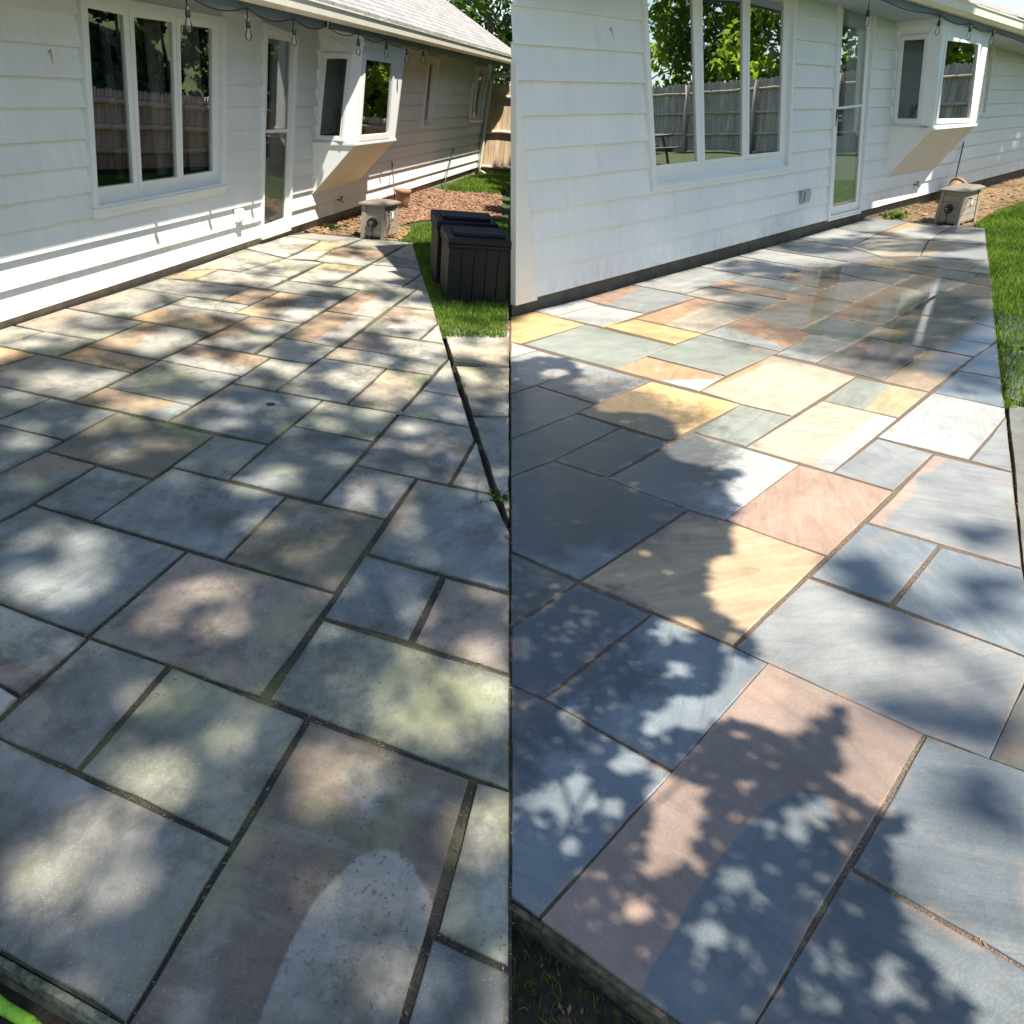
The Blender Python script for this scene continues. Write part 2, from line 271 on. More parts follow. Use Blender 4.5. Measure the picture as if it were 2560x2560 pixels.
LIGHT_A = [(1.795, 1.341, 2.791, -4.495, -5.533, -1.906), (1.798, 1.804, 4.179, -5.32, -5.131, -1.823), (2.793, 1.12, 2.462, -6.172, -5.477, -2.211), (1.653, 0.37, 1.305, -4.537, -5.126, -1.616), (1.137, 1.111, 4.494, -6.38, -8.606, -2.556), (0.839, 1.094, 5.04, -6.228, -5.847, -1.623), (1.271, 0.593, 2.214, -5.098, -9.145, -2.706), (1.255, 0.179, 3.675, -14.493, -7.595, -2.183), (0.837, 0.327, 5.03, -12.838, -12.295, -3.252), (3.274, 2.534, 2.592, -3.783, -5.71, -2.729), (2.799, 1.586, 4.671, -8.966, -8.808, -3.669), (1.892, 0.331, 2.116, -8.458, -8.975, -2.954), (2.071, 0.985, 3.38, -7.533, -9.579, -3.393), (2.051, 2.099, 5.614, -6.87, -9.771, -3.711), (2.103, 0.693, 4.03, -11.52, -7.437, -2.601), (3.377, 3.216, 2.605, -3.157, -6.078, -3.099), (4.056, 2.501, 1.36, -2.376, -4.236, -2.253), (4.182, 1.637, 1.32, -3.37, -3.974, -2.026), (5.193, 1.602, 1.236, -3.839, -2.864, -1.649), (5.108, 2.26, 1.639, -3.774, -4.192, -2.499), (4.183, 3.356, 1.472, -2.034, -4.959, -2.855), (5.064, 2.854, 1.311, -2.447, -5.25, -3.247)]
DARK_A = [(4.943, 2.92, 1.789, -3.208, -4.085, -2.503), (4.971, 1.988, 1.556, -3.9, -5.135, -2.956), (5.621, 3.544, 1.979, -3.327, -5.466, -3.79), (5.523, 2.815, 1.709, -3.475, -5.511, -3.581), (4.672, 3.363, 3.046, -4.599, -6.671, -4.087), (4.309, 2.026, 1.686, -3.699, -5.585, -2.972), (6.456, 1.854, 1.16, -3.848, -3.988, -2.675), (5.993, 2.545, 0.917, -2.183, -5.532, -3.711), (4.461, 2.412, 2.125, -4.136, -6.703, -3.734), (3.915, 2.973, 3.011, -4.394, -6.52, -3.521), (4.627, 1.654, 2.292, -6.301, -6.93, -3.742), (3.667, 2.174, 1.306, -2.374, -6.2, -3.058), (3.044, 2.688, 1.979, -2.596, -6.774, -3.162)]
SHADE_B = [(3.24, 4.24), (3.286, 4.185), (3.464, 4.173), (3.589, 3.974), (3.387, 3.612), (3.218, 3.556), (3.099, 3.308), (3.119, 3.178), (2.994, 2.98), (3.188, 2.768), (3.15, 2.535), (2.999, 2.418), (2.838, 2.406), (2.772, 2.209), (2.845, 2.064), (2.921, 1.919), (2.683, 1.872), (2.611, 1.717), (2.419, 1.613), (2.263, 1.49), (2.103, 1.505), (1.948, 1.395), (1.892, 1.295), (1.877, 1.21), (1.845, 1.094), (1.779, 1.02), (1.657, 1.068), (1.561, 1.017), (1.383, 1.082), (1.272, 1.097), (1.259, 1.019), (1.384, 0.964), (1.47, 0.917), (1.565, 0.715), (1.762, 0.712), (1.733, 0.678), (1.613, 0.643), (1.573, 0.586), (1.494, 0.573), (1.492, 0.486), (1.532, 0.377), (1.425, 0.377), (1.318, 0.305), (1.235, 0.248), (1.174, 0.075), (1.145, 0.037), (0.383, 0.662)]
LIGHT_B = [(0.891, 1.018, 12.927, -11.983, -10.914, -12.323), (0.806, 1.094, 22.276, -18.74, -24.99, -28.216), (0.963, 0.931, 17.125, -17.462, -25.556, -28.892), (1.101, 0.88, 19.584, -22.282, -9.4, -10.585), (1.089, 0.797, 8.492, -10.124, -8.886, -10.059), (0.977, 0.748, 11.147, -12.882, -11.603, -13.244), (0.91, 0.721, 21.855, -24.712, -22.709, -26.043), (0.795, 0.679, 22.19, -24.018, -22.257, -25.731), (1.026, 0.577, 14.244, -19.159, -17.199, -19.773), (0.871, 0.549, 22.54, -28.236, -16.315, -18.931), (0.899, 0.509, 33.259, -43.779, -35.456, -41.179), (1.307, 0.722, 17.72, -24.89, -24.485, -27.534), (0.794, 0.924, 22.871, -21.065, -24.058, -27.434), (1.672, 1.317, 8.424, -9.888, -10.187, -10.882), (1.413, 1.014, 6.592, -8.106, -9.953, -10.952), (1.651, 1.02, 9.752, -13.281, -7.214, -7.84), (1.101, 1.251, 19.039, -17.593, -14.953, -16.497), (1.218, 1.638, 22.43, -18.442, -13.371, -14.363), (1.122, 1.003, 17.321, -18.514, -17.033, -19.03), (1.534, 1.164, 17.873, -21.373, -17.264, -18.727), (1.256, 1.043, 27.031, -30.28, -20.765, -22.994), (1.384, 0.536, 12.667, -21.187, -15.997, -18.109), (1.271, 0.538, 20.17, -31.893, -15.449, -17.586), (1.229, 0.59, 27.572, -40.972, -20.868, -23.733), (1.094, 0.207, 19.137, -37.37, -12.802, -14.984), (1.313, 0.605, 26.394, -40.459, -31.484, -35.629), (3.28, 3.446, 7.878, -7.564, -7.286, -6.403), (3.1, 3.061, 10.385, -10.489, -8.302, -7.51), (3.28, 3.779, 8.627, -7.67, -8.977, -7.764), (3.297, 2.649, 6.704, -7.992, -8.823, -8.06)]
SOFT_B = [(2.483, 0.982, 5.185, -9.745, -4.048, -4.223), (2.646, 0.671, 2.118, -5.117, -5.1, -5.366), (2.298, 0.751, 3.96, -8.115, -6.335, -6.76), (1.908, 0.52, 4.192, -8.873, -5.577, -6.152), (2.073, 0.415, 4.25, -10.442, -4.549, -5.006), (3.162, 0.832, 4.227, -10.562, -5.57, -5.647), (1.743, 0.264, 5.987, -14.961, -7.035, -7.943), (1.376, 0.301, 10.555, -21.629, -20.894, -23.981), (5.325, 1.78, 1.983, -4.791, -1.315, -1.115), (6.412, 2.486, 1.032, -2.293, -1.236, -0.941), (5.595, 2.213, 1.172, -2.522, -3.485, -2.84), (5.082, 2.156, 2.077, -4.187, -4.534, -3.827), (5.064, 1.795, 3.49, -8.019, -4.944, -4.257), (7.276, 3.783, 1.222, -2.169, -2.358, -1.586), (7.945, 3.112, 1.076, -2.431, -1.602, -1.061), (6.925, 4.772, 2.509, -3.492, -2.164, -1.425), (5.975, 4.35, 3.04, -4.014, -3.872, -2.772), (5.615, 3.831, 3.424, -4.765, -4.439, -3.333), (6.921, 4.31, 2.129, -3.234, -2.744, -1.846), (8.445, 4.775, 1.183, -1.973, -1.792, -1.055), (8.948, 3.92, 0.656, -1.366, -2.218, -1.306), (10.083, 4.058, 1.138, -2.571, -2.368, -1.258), (9.274, 4.562, 1.591, -3.009, -2.461, -1.369)]
SEAM_A = [(18.926, 3.825), (15.083, 3.011), (10.939, 2.134), (7.523, 1.411), (5.051, 0.888), (3.217, 0.5), (1.802, 0.2), (0.678, -0.038)]
SEAM_B = [(14.439, 18.286), (11.017, 13.995), (7.625, 9.742), (5.036, 6.497), (3.268, 4.281), (2.01, 2.703), (1.068, 1.523), (0.338, 0.607)]


def frame(rot, org):
    m = Matrix(rot).to_4x4()
    m.translation = Vector(org)
    return m
def ground_org(rot):
    return [-rot[i][2] * EYE + (EYE if i == 2 else 0) for i in range(3)]
MA = frame(FRAME_A, ground_org(FRAME_A))
MB = frame(FRAME_B, ground_org(FRAME_B))
HA = frame(HOUSE_A, HORG_A)
HB = frame(HOUSE_B, HORG_B)
IDENT = Matrix.Identity(4)

# ---------------------------------------------------------------- node helpers
class NT:
    def __init__(self, name):
        self.m = bpy.data.materials.new(name)
        self.m.use_nodes = True
        self.t = self.m.node_tree
        self.t.nodes.clear()
        self.out = self.t.nodes.new('ShaderNodeOutputMaterial')
    def n(self, typ, ins=None, **props):
        nd = self.t.nodes.new(typ)
        for k, v in props.items():
            setattr(nd, k, v)
        for k, v in (ins or {}).items():
            self.put(nd.inputs[k], v)
        return nd
    def put(self, sock, v):
        if isinstance(v, bpy.types.NodeSocket):
            self.t.links.new(v, sock)
        else:
            sock.default_value = v
    def math(self, op, a, b=0.0, c=0.0, clamp=False):
        nd = self.n('ShaderNodeMath', {0: a, 1: b, 2: c}, operation=op)
        nd.use_clamp = clamp
        return nd.outputs[0]
    def vm(self, op, a, b=(0, 0, 0), out=0):
        nd = self.n('ShaderNodeVectorMath', {0: a, 1: b}, operation=op)
        return nd.outputs[out]
    def mix(self, f, a, b, mode='MIX'):
        nd = self.n('ShaderNodeMix', data_type='RGBA', blend_type=mode)
        self.put(nd.inputs[0], f); self.put(nd.inputs[6], a); self.put(nd.inputs[7], b)
        return nd.outputs[2]
    def noise(self, vec, scale, detail=4.0, rough=0.55, dist=0.0):
        nd = self.n('ShaderNodeTexNoise', {'Vector': vec, 'Scale': scale, 'Detail': detail, 'Roughness': rough, 'Distortion': dist})
        return nd.outputs[0]
    def rng(self, v, a, b, c=0.0, d=1.0, smooth=True):
        nd = self.n('ShaderNodeMapRange', {0: v, 1: a, 2: b, 3: c, 4: d})
        nd.interpolation_type = 'SMOOTHSTEP' if smooth else 'LINEAR'
        return nd.outputs[0]
    def scale(self, v, s):
        return self.n('ShaderNodeMapping', {'Vector': v, 'Scale': s}).outputs[0]
    def obj(self):
        return self.n('ShaderNodeTexCoord').outputs['Object']
    def attr(self, name, out='Vector'):
        return self.n('ShaderNodeAttribute', attribute_name=name).outputs[out]
    def rand(self):
        return self.n('ShaderNodeObjectInfo').outputs['Random']
    def bump(self, h, strength=0.3, dist=0.01, normal=None):
        ins = {'Strength': strength, 'Distance': dist, 'Height': h}
        if normal is not None:
            ins['Normal'] = normal
        return self.n('ShaderNodeBump', ins).outputs[0]
    def bsdf(self, color, rough=0.6, normal=None, **kw):
        nd = self.n('ShaderNodeBsdfPrincipled', {'Base Color': color, 'Roughness': rough})
        if normal is not None:
            self.put(nd.inputs['Normal'], normal)
        for k, v in kw.items():
            self.put(nd.inputs[k.replace('_', ' ')], v)
        self.t.links.new(nd.outputs[0], self.out.inputs[0])
        return nd
    def done(self, shader=None):
        if shader is not None:
            self.t.links.new(shader, self.out.inputs[0])
        return self.m

def c4(c):
    return (c[0], c[1], c[2], 1.0)

def simple(name, col, rough=0.6, var=0.15, scale=8.0, bump=0.15, bscale=60.0, **kw):
    g = NT(name)
    p = g.obj()
    n1 = g.noise(p, scale, 5)
    f = g.rng(n1, 0.25, 0.75, 1 - var, 1 + var, False)
    cc = g.mix(1.0, c4(col), g.n('ShaderNodeCombineColor', {0: f, 1: f, 2: f}).outputs[0], 'MULTIPLY')
    nrm = g.bump(g.noise(p, bscale, 4), bump, 0.004)
    g.bsdf(cc, rough, nrm, **kw)
    return g.done()

def gray(g, f):
    return g.n('ShaderNodeCombineColor', {0: f, 1: f, 2: f}).outputs[0]

def stone_material(name, wet):
    g = NT(name)
    p0 = g.obj()
    rnd = g.attr('rnd', 'Fac')
    off = g.n('ShaderNodeCombineXYZ', {0: g.math('MULTIPLY', rnd, 37.0), 1: g.math('MULTIPLY', rnd, 91.0), 2: g.math('MULTIPLY', rnd, 13.0)}).outputs[0]
    p = g.vm('ADD', p0, off)
    n1 = g.noise(p, 1.7, 5, 0.6)
    n2 = g.noise(p, 8.0, 5, 0.62)
    n3 = g.noise(p, 130.0, 3, 0.6)
    # natural colour bands of the flagstone
    bd = g.n('ShaderNodeSeparateXYZ', {0: g.attr('bd')})
    xy = g.n('ShaderNodeSeparateXYZ', {0: p0})
    wob = g.math('MULTIPLY', g.math('SUBTRACT', g.noise(p, 2.6, 3), 0.5), 0.16)
    fine = g.math('MULTIPLY', g.math('SUBTRACT', g.noise(p, 22.0, 3), 0.5), 0.012)
    d = g.math('ADD', g.math('MULTIPLY', xy.outputs[0], bd.outputs[0]), g.math('MULTIPLY', xy.outputs[1], bd.outputs[1]))
    d = g.math('ADD', g.math('SUBTRACT', d, bd.outputs[2]), g.math('ADD', wob, fine))
    d = g.math('ADD', d, g.math('MULTIPLY', g.math('SUBTRACT', g.noise(p, 9.0, 5, 0.7), 0.5), 0.05))
    ml = g.rng(d, -0.010, 0.013)
    es = []
    for nm in ('e1', 'e2'):
        e = g.n('ShaderNodeSeparateXYZ', {0: g.attr(nm)})
        v = g.math('ADD', g.math('MULTIPLY', xy.outputs[0], e.outputs[0]), g.math('MULTIPLY', xy.outputs[1], e.outputs[1]))
        v = g.math('SUBTRACT', v, e.outputs[2])
        es.append(g.math('MULTIPLY', v, v))
    r = g.math('ADD', g.math('SQRT', g.math('ADD', es[0], es[1])), g.math('MULTIPLY', wob, 0.7))
    r = g.math('ADD', r, g.math('MULTIPLY', g.math('SUBTRACT', g.noise(p, 14.0, 4, 0.7), 0.5), 0.10))
    me = g.rng(r, 1.03, 0.98)
    mask = g.math('MAXIMUM', ml, me)
    col = g.mix(mask, g.attr('ca', 'Color'), g.attr('cb', 'Color'))
    # bedding streaks
    rot = g.n('ShaderNodeVectorRotate', {'Vector': p, 'Angle': g.math('MULTIPLY', rnd, 6.28)}, rotation_type='Z_AXIS').outputs[0]
    streak = g.noise(g.scale(rot, (1.3, 13.0, 1.0)), 1.6, 6, 0.6, 0.4)
    col = g.mix(g.math('MULTIPLY', g.rng(streak, 0.50, 0.74), 0.34), col, g.mix(mask, g.attr('cb', 'Color'), g.attr('ca', 'Color')))
    ring = g.noise(g.scale(rot, (0.8, 3.2, 1.0)), 1.1, 2, 0.5, 0.8)
    lines = g.math('FRACT', g.math('MULTIPLY', ring, 9.0))
    sc_ = g.n('ShaderNodeSeparateColor', {0: col})
    warmth = g.rng(g.math('SUBTRACT', sc_.outputs[0], sc_.outputs[2]), 0.06, 0.22)
    lo_ = g.rng(warmth, 0.0, 1.0, 0.95, 0.89, False)
    lines = g.n('ShaderNodeMapRange', {0: lines, 1: 0.0, 2: 0.45, 3: lo_, 4: 1.05}).outputs[0]
    f = g.math('MULTIPLY', g.rng(n1, 0.25, 0.75, 0.80, 1.2, False), g.rng(n2, 0.25, 0.75, 0.87, 1.12, False))
    f = g.math('MULTIPLY', f, g.rng(n3, 0.25, 0.75, 0.86, 1.12, False))
    f = g.math('MULTIPLY', f, g.rng(streak, 0.25, 0.75, 0.90, 1.1, False))
    f = g.math('MULTIPLY', f, lines)
    col = g.mix(1.0, col, gray(g, f), 'MULTIPLY')
    # iron spots
    vo = g.n('ShaderNodeTexVoronoi', {'Vector': g.vm('ADD', p, g.n('ShaderNodeCombineXYZ', {0: g.math('MULTIPLY', n2, 0.06)}).outputs[0]), 'Scale': 2.6})
    spot = g.rng(vo.outputs[0], 0.055, 0.03)
    pick = g.n('ShaderNodeSeparateColor', {0: vo.outputs['Color']}).outputs[0]
    spot = g.math('MULTIPLY', spot, g.rng(pick, 0.72, 0.74))
    col = g.mix(g.math('MULTIPLY', spot, 0.55), col, (0.40, 0.22, 0.09, 1))
    hgt = g.math('ADD', g.math('MULTIPLY', n2, 0.5), g.math('ADD', g.math('MULTIPLY', n3, 0.22), g.math('MULTIPLY', streak, 0.35)))
    if not wet:
        dn = g.noise(g.vm('ADD', p, (5, 9, 2)), 2.4, 5, 0.68)
        col = g.mix(g.math('MULTIPLY', g.rng(dn, 0.46, 0.68), 0.72), col, (0.075, 0.075, 0.068, 1))
        ln = g.noise(g.vm('ADD', p, (31, 4, 7)), 1.9, 6, 0.66)
        col = g.mix(g.math('MULTIPLY', g.rng(ln, 0.50, 0.70), 0.46), col, (0.33, 0.35, 0.17, 1))
        d2 = g.noise(g.vm('ADD', p, (15, 2, 2)), 5.5, 6, 0.74)
        col = g.mix(g.math('MULTIPLY', g.rng(d2, 0.50, 0.66), 0.5), col, (0.08, 0.078, 0.07, 1))
        wn = g.noise(g.vm('ADD', p, (3, 44, 7)), 2.8, 5, 0.6)
        col = g.mix(g.math('MULTIPLY', g.rng(wn, 0.54, 0.74), 0.45), col, (0.46, 0.48, 0.47, 1))
        ed = g.attr('edge', 'Fac')
        en = g.noise(p0, 7.0, 5, 0.7)
        em = g.math('MULTIPLY', g.math('MULTIPLY', ed, ed), g.rng(en, 0.40, 0.62))
        col = g.mix(g.math('MULTIPLY', em, 0.55), col, g.mix(g.rng(g.noise(p0, 1.1, 3), 0.48, 0.64), (0.085, 0.085, 0.06, 1), (0.24, 0.245, 0.11, 1)))
        sp = g.noise(p, 210.0, 2, 0.7)
        spn = g.noise(p, 1.3, 3)
        col = g.mix(g.math('MULTIPLY', g.math('MULTIPLY', g.rng(sp, 0.63, 0.70), g.rng(spn, 0.45, 0.6)), 0.55), col, (0.55, 0.55, 0.5, 1))
        bl = g.noise(p, 70.0, 3, 0.6)
        col = g.mix(g.math('MULTIPLY', g.math('MULTIPLY', g.rng(bl, 0.60, 0.68), g.rng(spn, 0.55, 0.42)), 0.6), col, (0.05, 0.05, 0.05, 1))
        nrm = g.bump(hgt, 0.5, 0.008)
        g.bsdf(col, g.rng(n2, 0.3, 0.7, 0.68, 0.86), nrm, Specular_IOR_Level=0.35)
    else:
        # water still lying on the stone: two broad puddled areas with ragged margins
        a1 = g.vm('DISTANCE', p0, (2.25, 3.0, 0.0), 1)
        a2 = g.vm('DISTANCE', p0, (6.6, 2.55, 0.0), 1)
        a3 = g.vm('DISTANCE', p0, (1.35, 0.25, 0.0), 1)
        wob2 = g.math('MULTIPLY', g.math('SUBTRACT', g.noise(p0, 3.0, 6, 0.65), 0.5), 1.1)
        w1 = g.rng(g.math('ADD', a1, wob2), 1.40, 1.05)
        w2 = g.rng(g.math('ADD', a2, wob2), 2.3, 1.5)
        w3 = g.math('MULTIPLY', g.rng(g.math('ADD', a3, wob2), 1.1, 0.4), 0.45)
        a4 = g.vm('DISTANCE', p0, (1.20, 1.68, 0.0), 1)
        w4 = g.rng(g.math('ADD', a4, wob2), 0.62, 0.40)
        wetm = g.math('MAXIMUM', g.math('MAXIMUM', w1, w2), g.math('MAXIMUM', w3, w4))
        drop = g.noise(g.scale(rot, (1.0, 2.2, 1.0)), 34.0, 4, 0.6)
        col = g.mix(g.math('MULTIPLY', wetm, 0.92), col, g.mix(1.0, col, (0.20, 0.21, 0.22, 1), 'MULTIPLY'))
        red = g.noise(g.vm('ADD', p, (3, 4, 7)), 2.2, 6, 0.66)
        col = g.mix(g.math('MULTIPLY', g.rng(red, 0.56, 0.76), 0.35), col, (0.42, 0.25, 0.16, 1))
        ed = g.attr('edge', 'Fac')
        em = g.math('MULTIPLY', g.math('MULTIPLY', ed, ed), g.rng(g.noise(p0, 8.0, 5, 0.7), 0.44, 0.64))
        col = g.mix(g.math('MULTIPLY', em, 0.5), col, (0.33, 0.23, 0.15, 1))
        nrm0 = g.bump(g.math('ADD', hgt, g.math('MULTIPLY', streak, 0.5)), 0.5, 0.008)
        film = g.bump(g.math('ADD', g.math('MULTIPLY', drop, 0.6), g.math('MULTIPLY', n2, 0.5)), g.rng(a1, 1.4, 2.6, 0.55, 0.06), 0.006)
        nd = g.bsdf(col, g.rng(n2, 0.3, 0.7, 0.36, 0.52), nrm0, Specular_IOR_Level=0.5)
        g.put(nd.inputs['Coat Weight'], g.rng(wetm, 0.0, 1.0, 0.40, 1.0, False))
        g.put(nd.inputs['Coat Roughness'], g.rng(wetm, 0.0, 0.8, 0.24, 0.03, False))
        g.put(nd.inputs['Coat IOR'], 1.5)
        g.put(nd.inputs['Coat Normal'], film)
    return g.done()

def joint_material(name, col, wet=False):
    g = NT(name)
    p = g.obj()
    n = g.noise(p, 160, 3, 0.7)
    m = g.noise(p, 3.0, 5)
    v = g.n('ShaderNodeTexVoronoi', {'Vector': p, 'Scale': 220.0})
    cc = g.mix(g.rng(n, 0.3, 0.7), c4([c * 0.45 for c in col]), c4([c * 1.35 for c in col]))
    cc = g.mix(g.math('MULTIPLY', g.rng(m, 0.5, 0.62), 0.45 if not wet else 0.15), cc, (0.16, 0.17, 0.06, 1))
    nrm = g.bump(v.outputs[0], 0.8, 0.004)
    g.bsdf(cc, 0.9, nrm)
    return g.done()

def paint_material(name, col=(0.765, 0.785, 0.775)):
    g = NT(name)
    p = g.obj()
    st = g.noise(g.scale(p, (9.0, 9.0, 0.7)), 2.0, 5, 0.6)
    grain = g.noise(g.scale(p, (110.0, 60.0, 3.0)), 1.0, 3, 0.6)
    blot = g.noise(p, 1.4, 5, 0.6)
    f = g.math('MULTIPLY', g.rng(st, 0.25, 0.75, 0.95, 1.03, False), g.rng(blot, 0.3, 0.7, 0.95, 1.03, False))
    f = g.math('MULTIPLY', f, g.rng(g.rand(), 0, 1, 0.96, 1.02, False))
    cc = g.mix(1.0, c4(col), gray(g, f), 'MULTIPLY')
    dirt = g.noise(g.scale(p, (30.0, 30.0, 2.0)), 1.0, 4, 0.7)
    cc = g.mix(g.math('MULTIPLY', g.rng(dirt, 0.62, 0.78), 0.16), cc, (0.42, 0.40, 0.34, 1))
    zc = g.n('ShaderNodeSeparateXYZ', {0: p}).outputs[2]
    spl = g.math('MULTIPLY', g.rng(zc, 0.42, 0.10), g.rng(g.noise(g.scale(p, (5.0, 5.0, 2.0)), 2.0, 6, 0.7), 0.40, 0.70))
    cc = g.mix(g.math('MULTIPLY', spl, 0.38), cc, (0.44, 0.39, 0.30, 1))
    nrm = g.bump(g.math('ADD', grain, g.math('MULTIPLY', st, 0.5)), 0.28, 0.005)
    g.bsdf(cc, 0.5, nrm)
    return g.done()

def glass_material(name, coat=0.0, tint=(0.86, 0.90, 0.88)):
    """window pane: Fresnel reflection plus an even low-e coating reflectance"""
    g = NT(name)
    p = g.obj()
    nrm = g.bump(g.noise(p, 2.2, 2), 0.05, 0.01)
    fr = g.n('ShaderNodeFresnel', {'IOR': 1.5, 'Normal': nrm})
    fac = g.math('ADD', coat, g.math('MULTIPLY', fr.outputs[0], 1.0 - coat), clamp=True)
    gl = g.n('ShaderNodeBsdfGlossy', {'Color': (1, 1, 1, 1), 'Roughness': 0.004, 'Normal': nrm})
    tr = g.n('ShaderNodeBsdfTransparent', {'Color': c4(tint)})
    mx = g.n('ShaderNodeMixShader', {0: fac, 1: tr.outputs[0], 2: gl.outputs[0]})
    return g.done(mx.outputs[0])

def leaf_material(name, c1, c2, trans=0.35):
    g = NT(name)
    geo = g.n('ShaderNodeNewGeometry')
    n = g.noise(geo.outputs['Position'], 1.8, 3)
    n2 = g.noise(geo.outputs['Position'], 14.0, 2)
    cc = g.mix(g.rng(g.math('ADD', g.math('MULTIPLY', n, 0.6), g.math('MULTIPLY', n2, 0.4)), 0.35, 0.65), c4(c1), c4(c2))
    d = g.n('ShaderNodeBsdfPrincipled', {'Base Color': cc, 'Roughness': 0.65, 'Specular IOR Level': 0.25})
    t = g.n('ShaderNodeBsdfTranslucent', {'Color': g.mix(1.0, cc, (1.5, 1.6, 0.7, 1), 'MULTIPLY')})
    mx = g.n('ShaderNodeMixShader', {0: trans, 1: d.outputs[0], 2: t.outputs[0]})
    return g.done(mx.outputs[0])

def wood_material(name, c1, c2, axis=(40.0, 40.0, 1.5)):
    g = NT(name)
    p = g.obj()
    r = g.rand()
    p = g.vm('ADD', p, g.n('ShaderNodeCombineXYZ', {0: g.math('MULTIPLY', r, 20.0), 1: g.math('MULTIPLY', r, 7.0), 2: r}).outputs[0])
    s = g.noise(g.scale(p, axis), 1.0, 6, 0.65)
    b = g.noise(p, 2.2, 4)
    cc = g.mix(g.rng(s, 0.3, 0.7), c4(c1), c4(c2))
    f = g.math('MULTIPLY', g.rng(b, 0.3, 0.7, 0.8, 1.15, False), g.rng(r, 0, 1, 0.8, 1.15, False))
    cc = g.mix(1.0, cc, gray(g, f), 'MULTIPLY')
    g.bsdf(cc, 0.8, g.bump(s, 0.4, 0.006))
    return g.done()

def soil_material(name, c1, c2, scale=30.0):
    g = NT(name)
    p = g.obj()
    n = g.noise(p, scale, 6, 0.7)
    m = g.noise(p, 1.3, 4)
    cc = g.mix(g.rng(g.math('ADD', g.math('MULTIPLY', n, 0.6), g.math('MULTIPLY', m, 0.4)), 0.36, 0.62), c4(c1), c4(c2))
    g.bsdf(cc, 0.95, g.bump(n, 0.7, 0.02))
    return g.done()

M_STONE_A = stone_material('dry_flagstone', False)
M_STONE_B = stone_material('washed_flagstone', True)
M_JOINT_A = joint_material('dark_joint_grit', (0.055, 0.050, 0.042))
M_JOINT_B = joint_material('tan_joint_sand', (0.145, 0.11, 0.085), True)
M_PAINT = paint_material('white_shingle_paint')
M_TRIM = simple('white_trim_paint', (0.76, 0.78, 0.77), 0.4, 0.03, 6, 0.05)
M_SKIRT_B = simple('shaded_skirt_paint', (0.60, 0.61, 0.60), 0.5, 0.05, 4, 0.05)  # skirt greyed: the shade under the right bay is in the colour
M_CREAM = simple('bounce_cream_paint', (0.77, 0.75, 0.68), 0.5, 0.04, 4, 0.05)  # cream holds the warm bounce light on the skirt; a corner board shares it
M_FOUND = simple('foundation_concrete', (0.30, 0.25, 0.19), 0.9, 0.3, 7, 0.5, 50)
M_FOUND_B = simple('dark_foundation_concrete', (0.11, 0.10, 0.075), 0.8, 0.35, 7, 0.5, 50)  # darker concrete than on the left house
M_GLASS = glass_material('window_glass', 0.46)
M_GLASS_DA = glass_material('storm_door_glass', 0.10, (0.95, 0.97, 0.96))
M_GLASS_DB = glass_material('bright_storm_door_glass', 0.40, (0.95, 0.97, 0.96))
M_GLASS_B = glass_material('coated_window_glass', 0.64)
M_GLASS_S = glass_material('plain_window_glass', 0.02, (0.6, 0.64, 0.64))
M_ROOM = simple('dim_room', (0.035, 0.037, 0.04), 0.9, 0.3, 3, 0.0)  # near-black colour stands in for the unlit indoors
M_CURTAIN = simple('sheer_curtain', (0.55, 0.56, 0.55), 0.9, 0.15, 12, 0.1)
M_SLATE = simple('slate_blue_paint', (0.13, 0.175, 0.20), 0.5, 0.06, 5, 0.05)
M_SOFFIT = simple('pale_blue_soffit', (0.34, 0.42, 0.46), 0.55, 0.05, 5, 0.05)
M_GUTTER = simple('cream_gutter_metal', (0.74, 0.72, 0.60), 0.35, 0.08, 8, 0.03)
M_BLACK = simple('black_plastic', (0.012, 0.013, 0.014), 0.45, 0.2, 20, 0.2, 120)
M_BOX = simple('charcoal_resin', (0.006, 0.007, 0.009), 0.5, 0.2, 14, 0.2, 160, Specular_IOR_Level=0.25)
M_METAL = simple('worn_metal', (0.35, 0.34, 0.32), 0.35, 0.15, 20, 0.1, 80, Metallic=0.9)
M_TAUPE = simple('taupe_plastic', (0.30, 0.255, 0.205), 0.5, 0.08, 10, 0.12, 120)
M_TAUPE_D = simple('brown_grey_plastic_lid', (0.20, 0.175, 0.145), 0.5, 0.08, 10, 0.12, 120)
M_CLAY = simple('terracotta', (0.27, 0.15, 0.10), 0.85, 0.25, 12, 0.3)
M_BULB = glass_material('bulb_glass', 0.05, (0.95, 0.96, 0.94))
M_WOOD_A = wood_material('warm_fence_wood', (0.42, 0.30, 0.18), (0.62, 0.48, 0.32))
M_WOOD_G = wood_material('weathered_fence_wood', (0.27, 0.235, 0.215), (0.60, 0.54, 0.50))
M_WOOD_D = wood_material('old_grey_fence_wood', (0.07, 0.065, 0.062), (0.20, 0.185, 0.175))
M_RAIL = wood_material('fence_rail_wood', (0.36, 0.29, 0.22), (0.58, 0.50, 0.40), (3, 40, 40))
M_DARKWOOD = wood_material('dark_table_wood', (0.06, 0.055, 0.05), (0.14, 0.125, 0.11), (2, 40, 40))
M_BARK = wood_material('tree_bark', (0.07, 0.055, 0.045), (0.22, 0.18, 0.15), (14, 14, 3))
M_LEAF = leaf_material('maple_leaf', (0.045, 0.09, 0.016), (0.13, 0.20, 0.035), 0.5)
M_LEAF_S = leaf_material('shade_leaf', (0.03, 0.06, 0.012), (0.07, 0.12, 0.025), 0.12)
M_LEAF_D = leaf_material('evergreen_leaf', (0.015, 0.035, 0.012), (0.045, 0.085, 0.022), 0.15)
M_LEAF_Y = leaf_material('sunny_leaf', (0.12, 0.20, 0.025), (0.28, 0.36, 0.06), 0.6)  # brighter leaf colour stands in for sunlight on backlit crowns
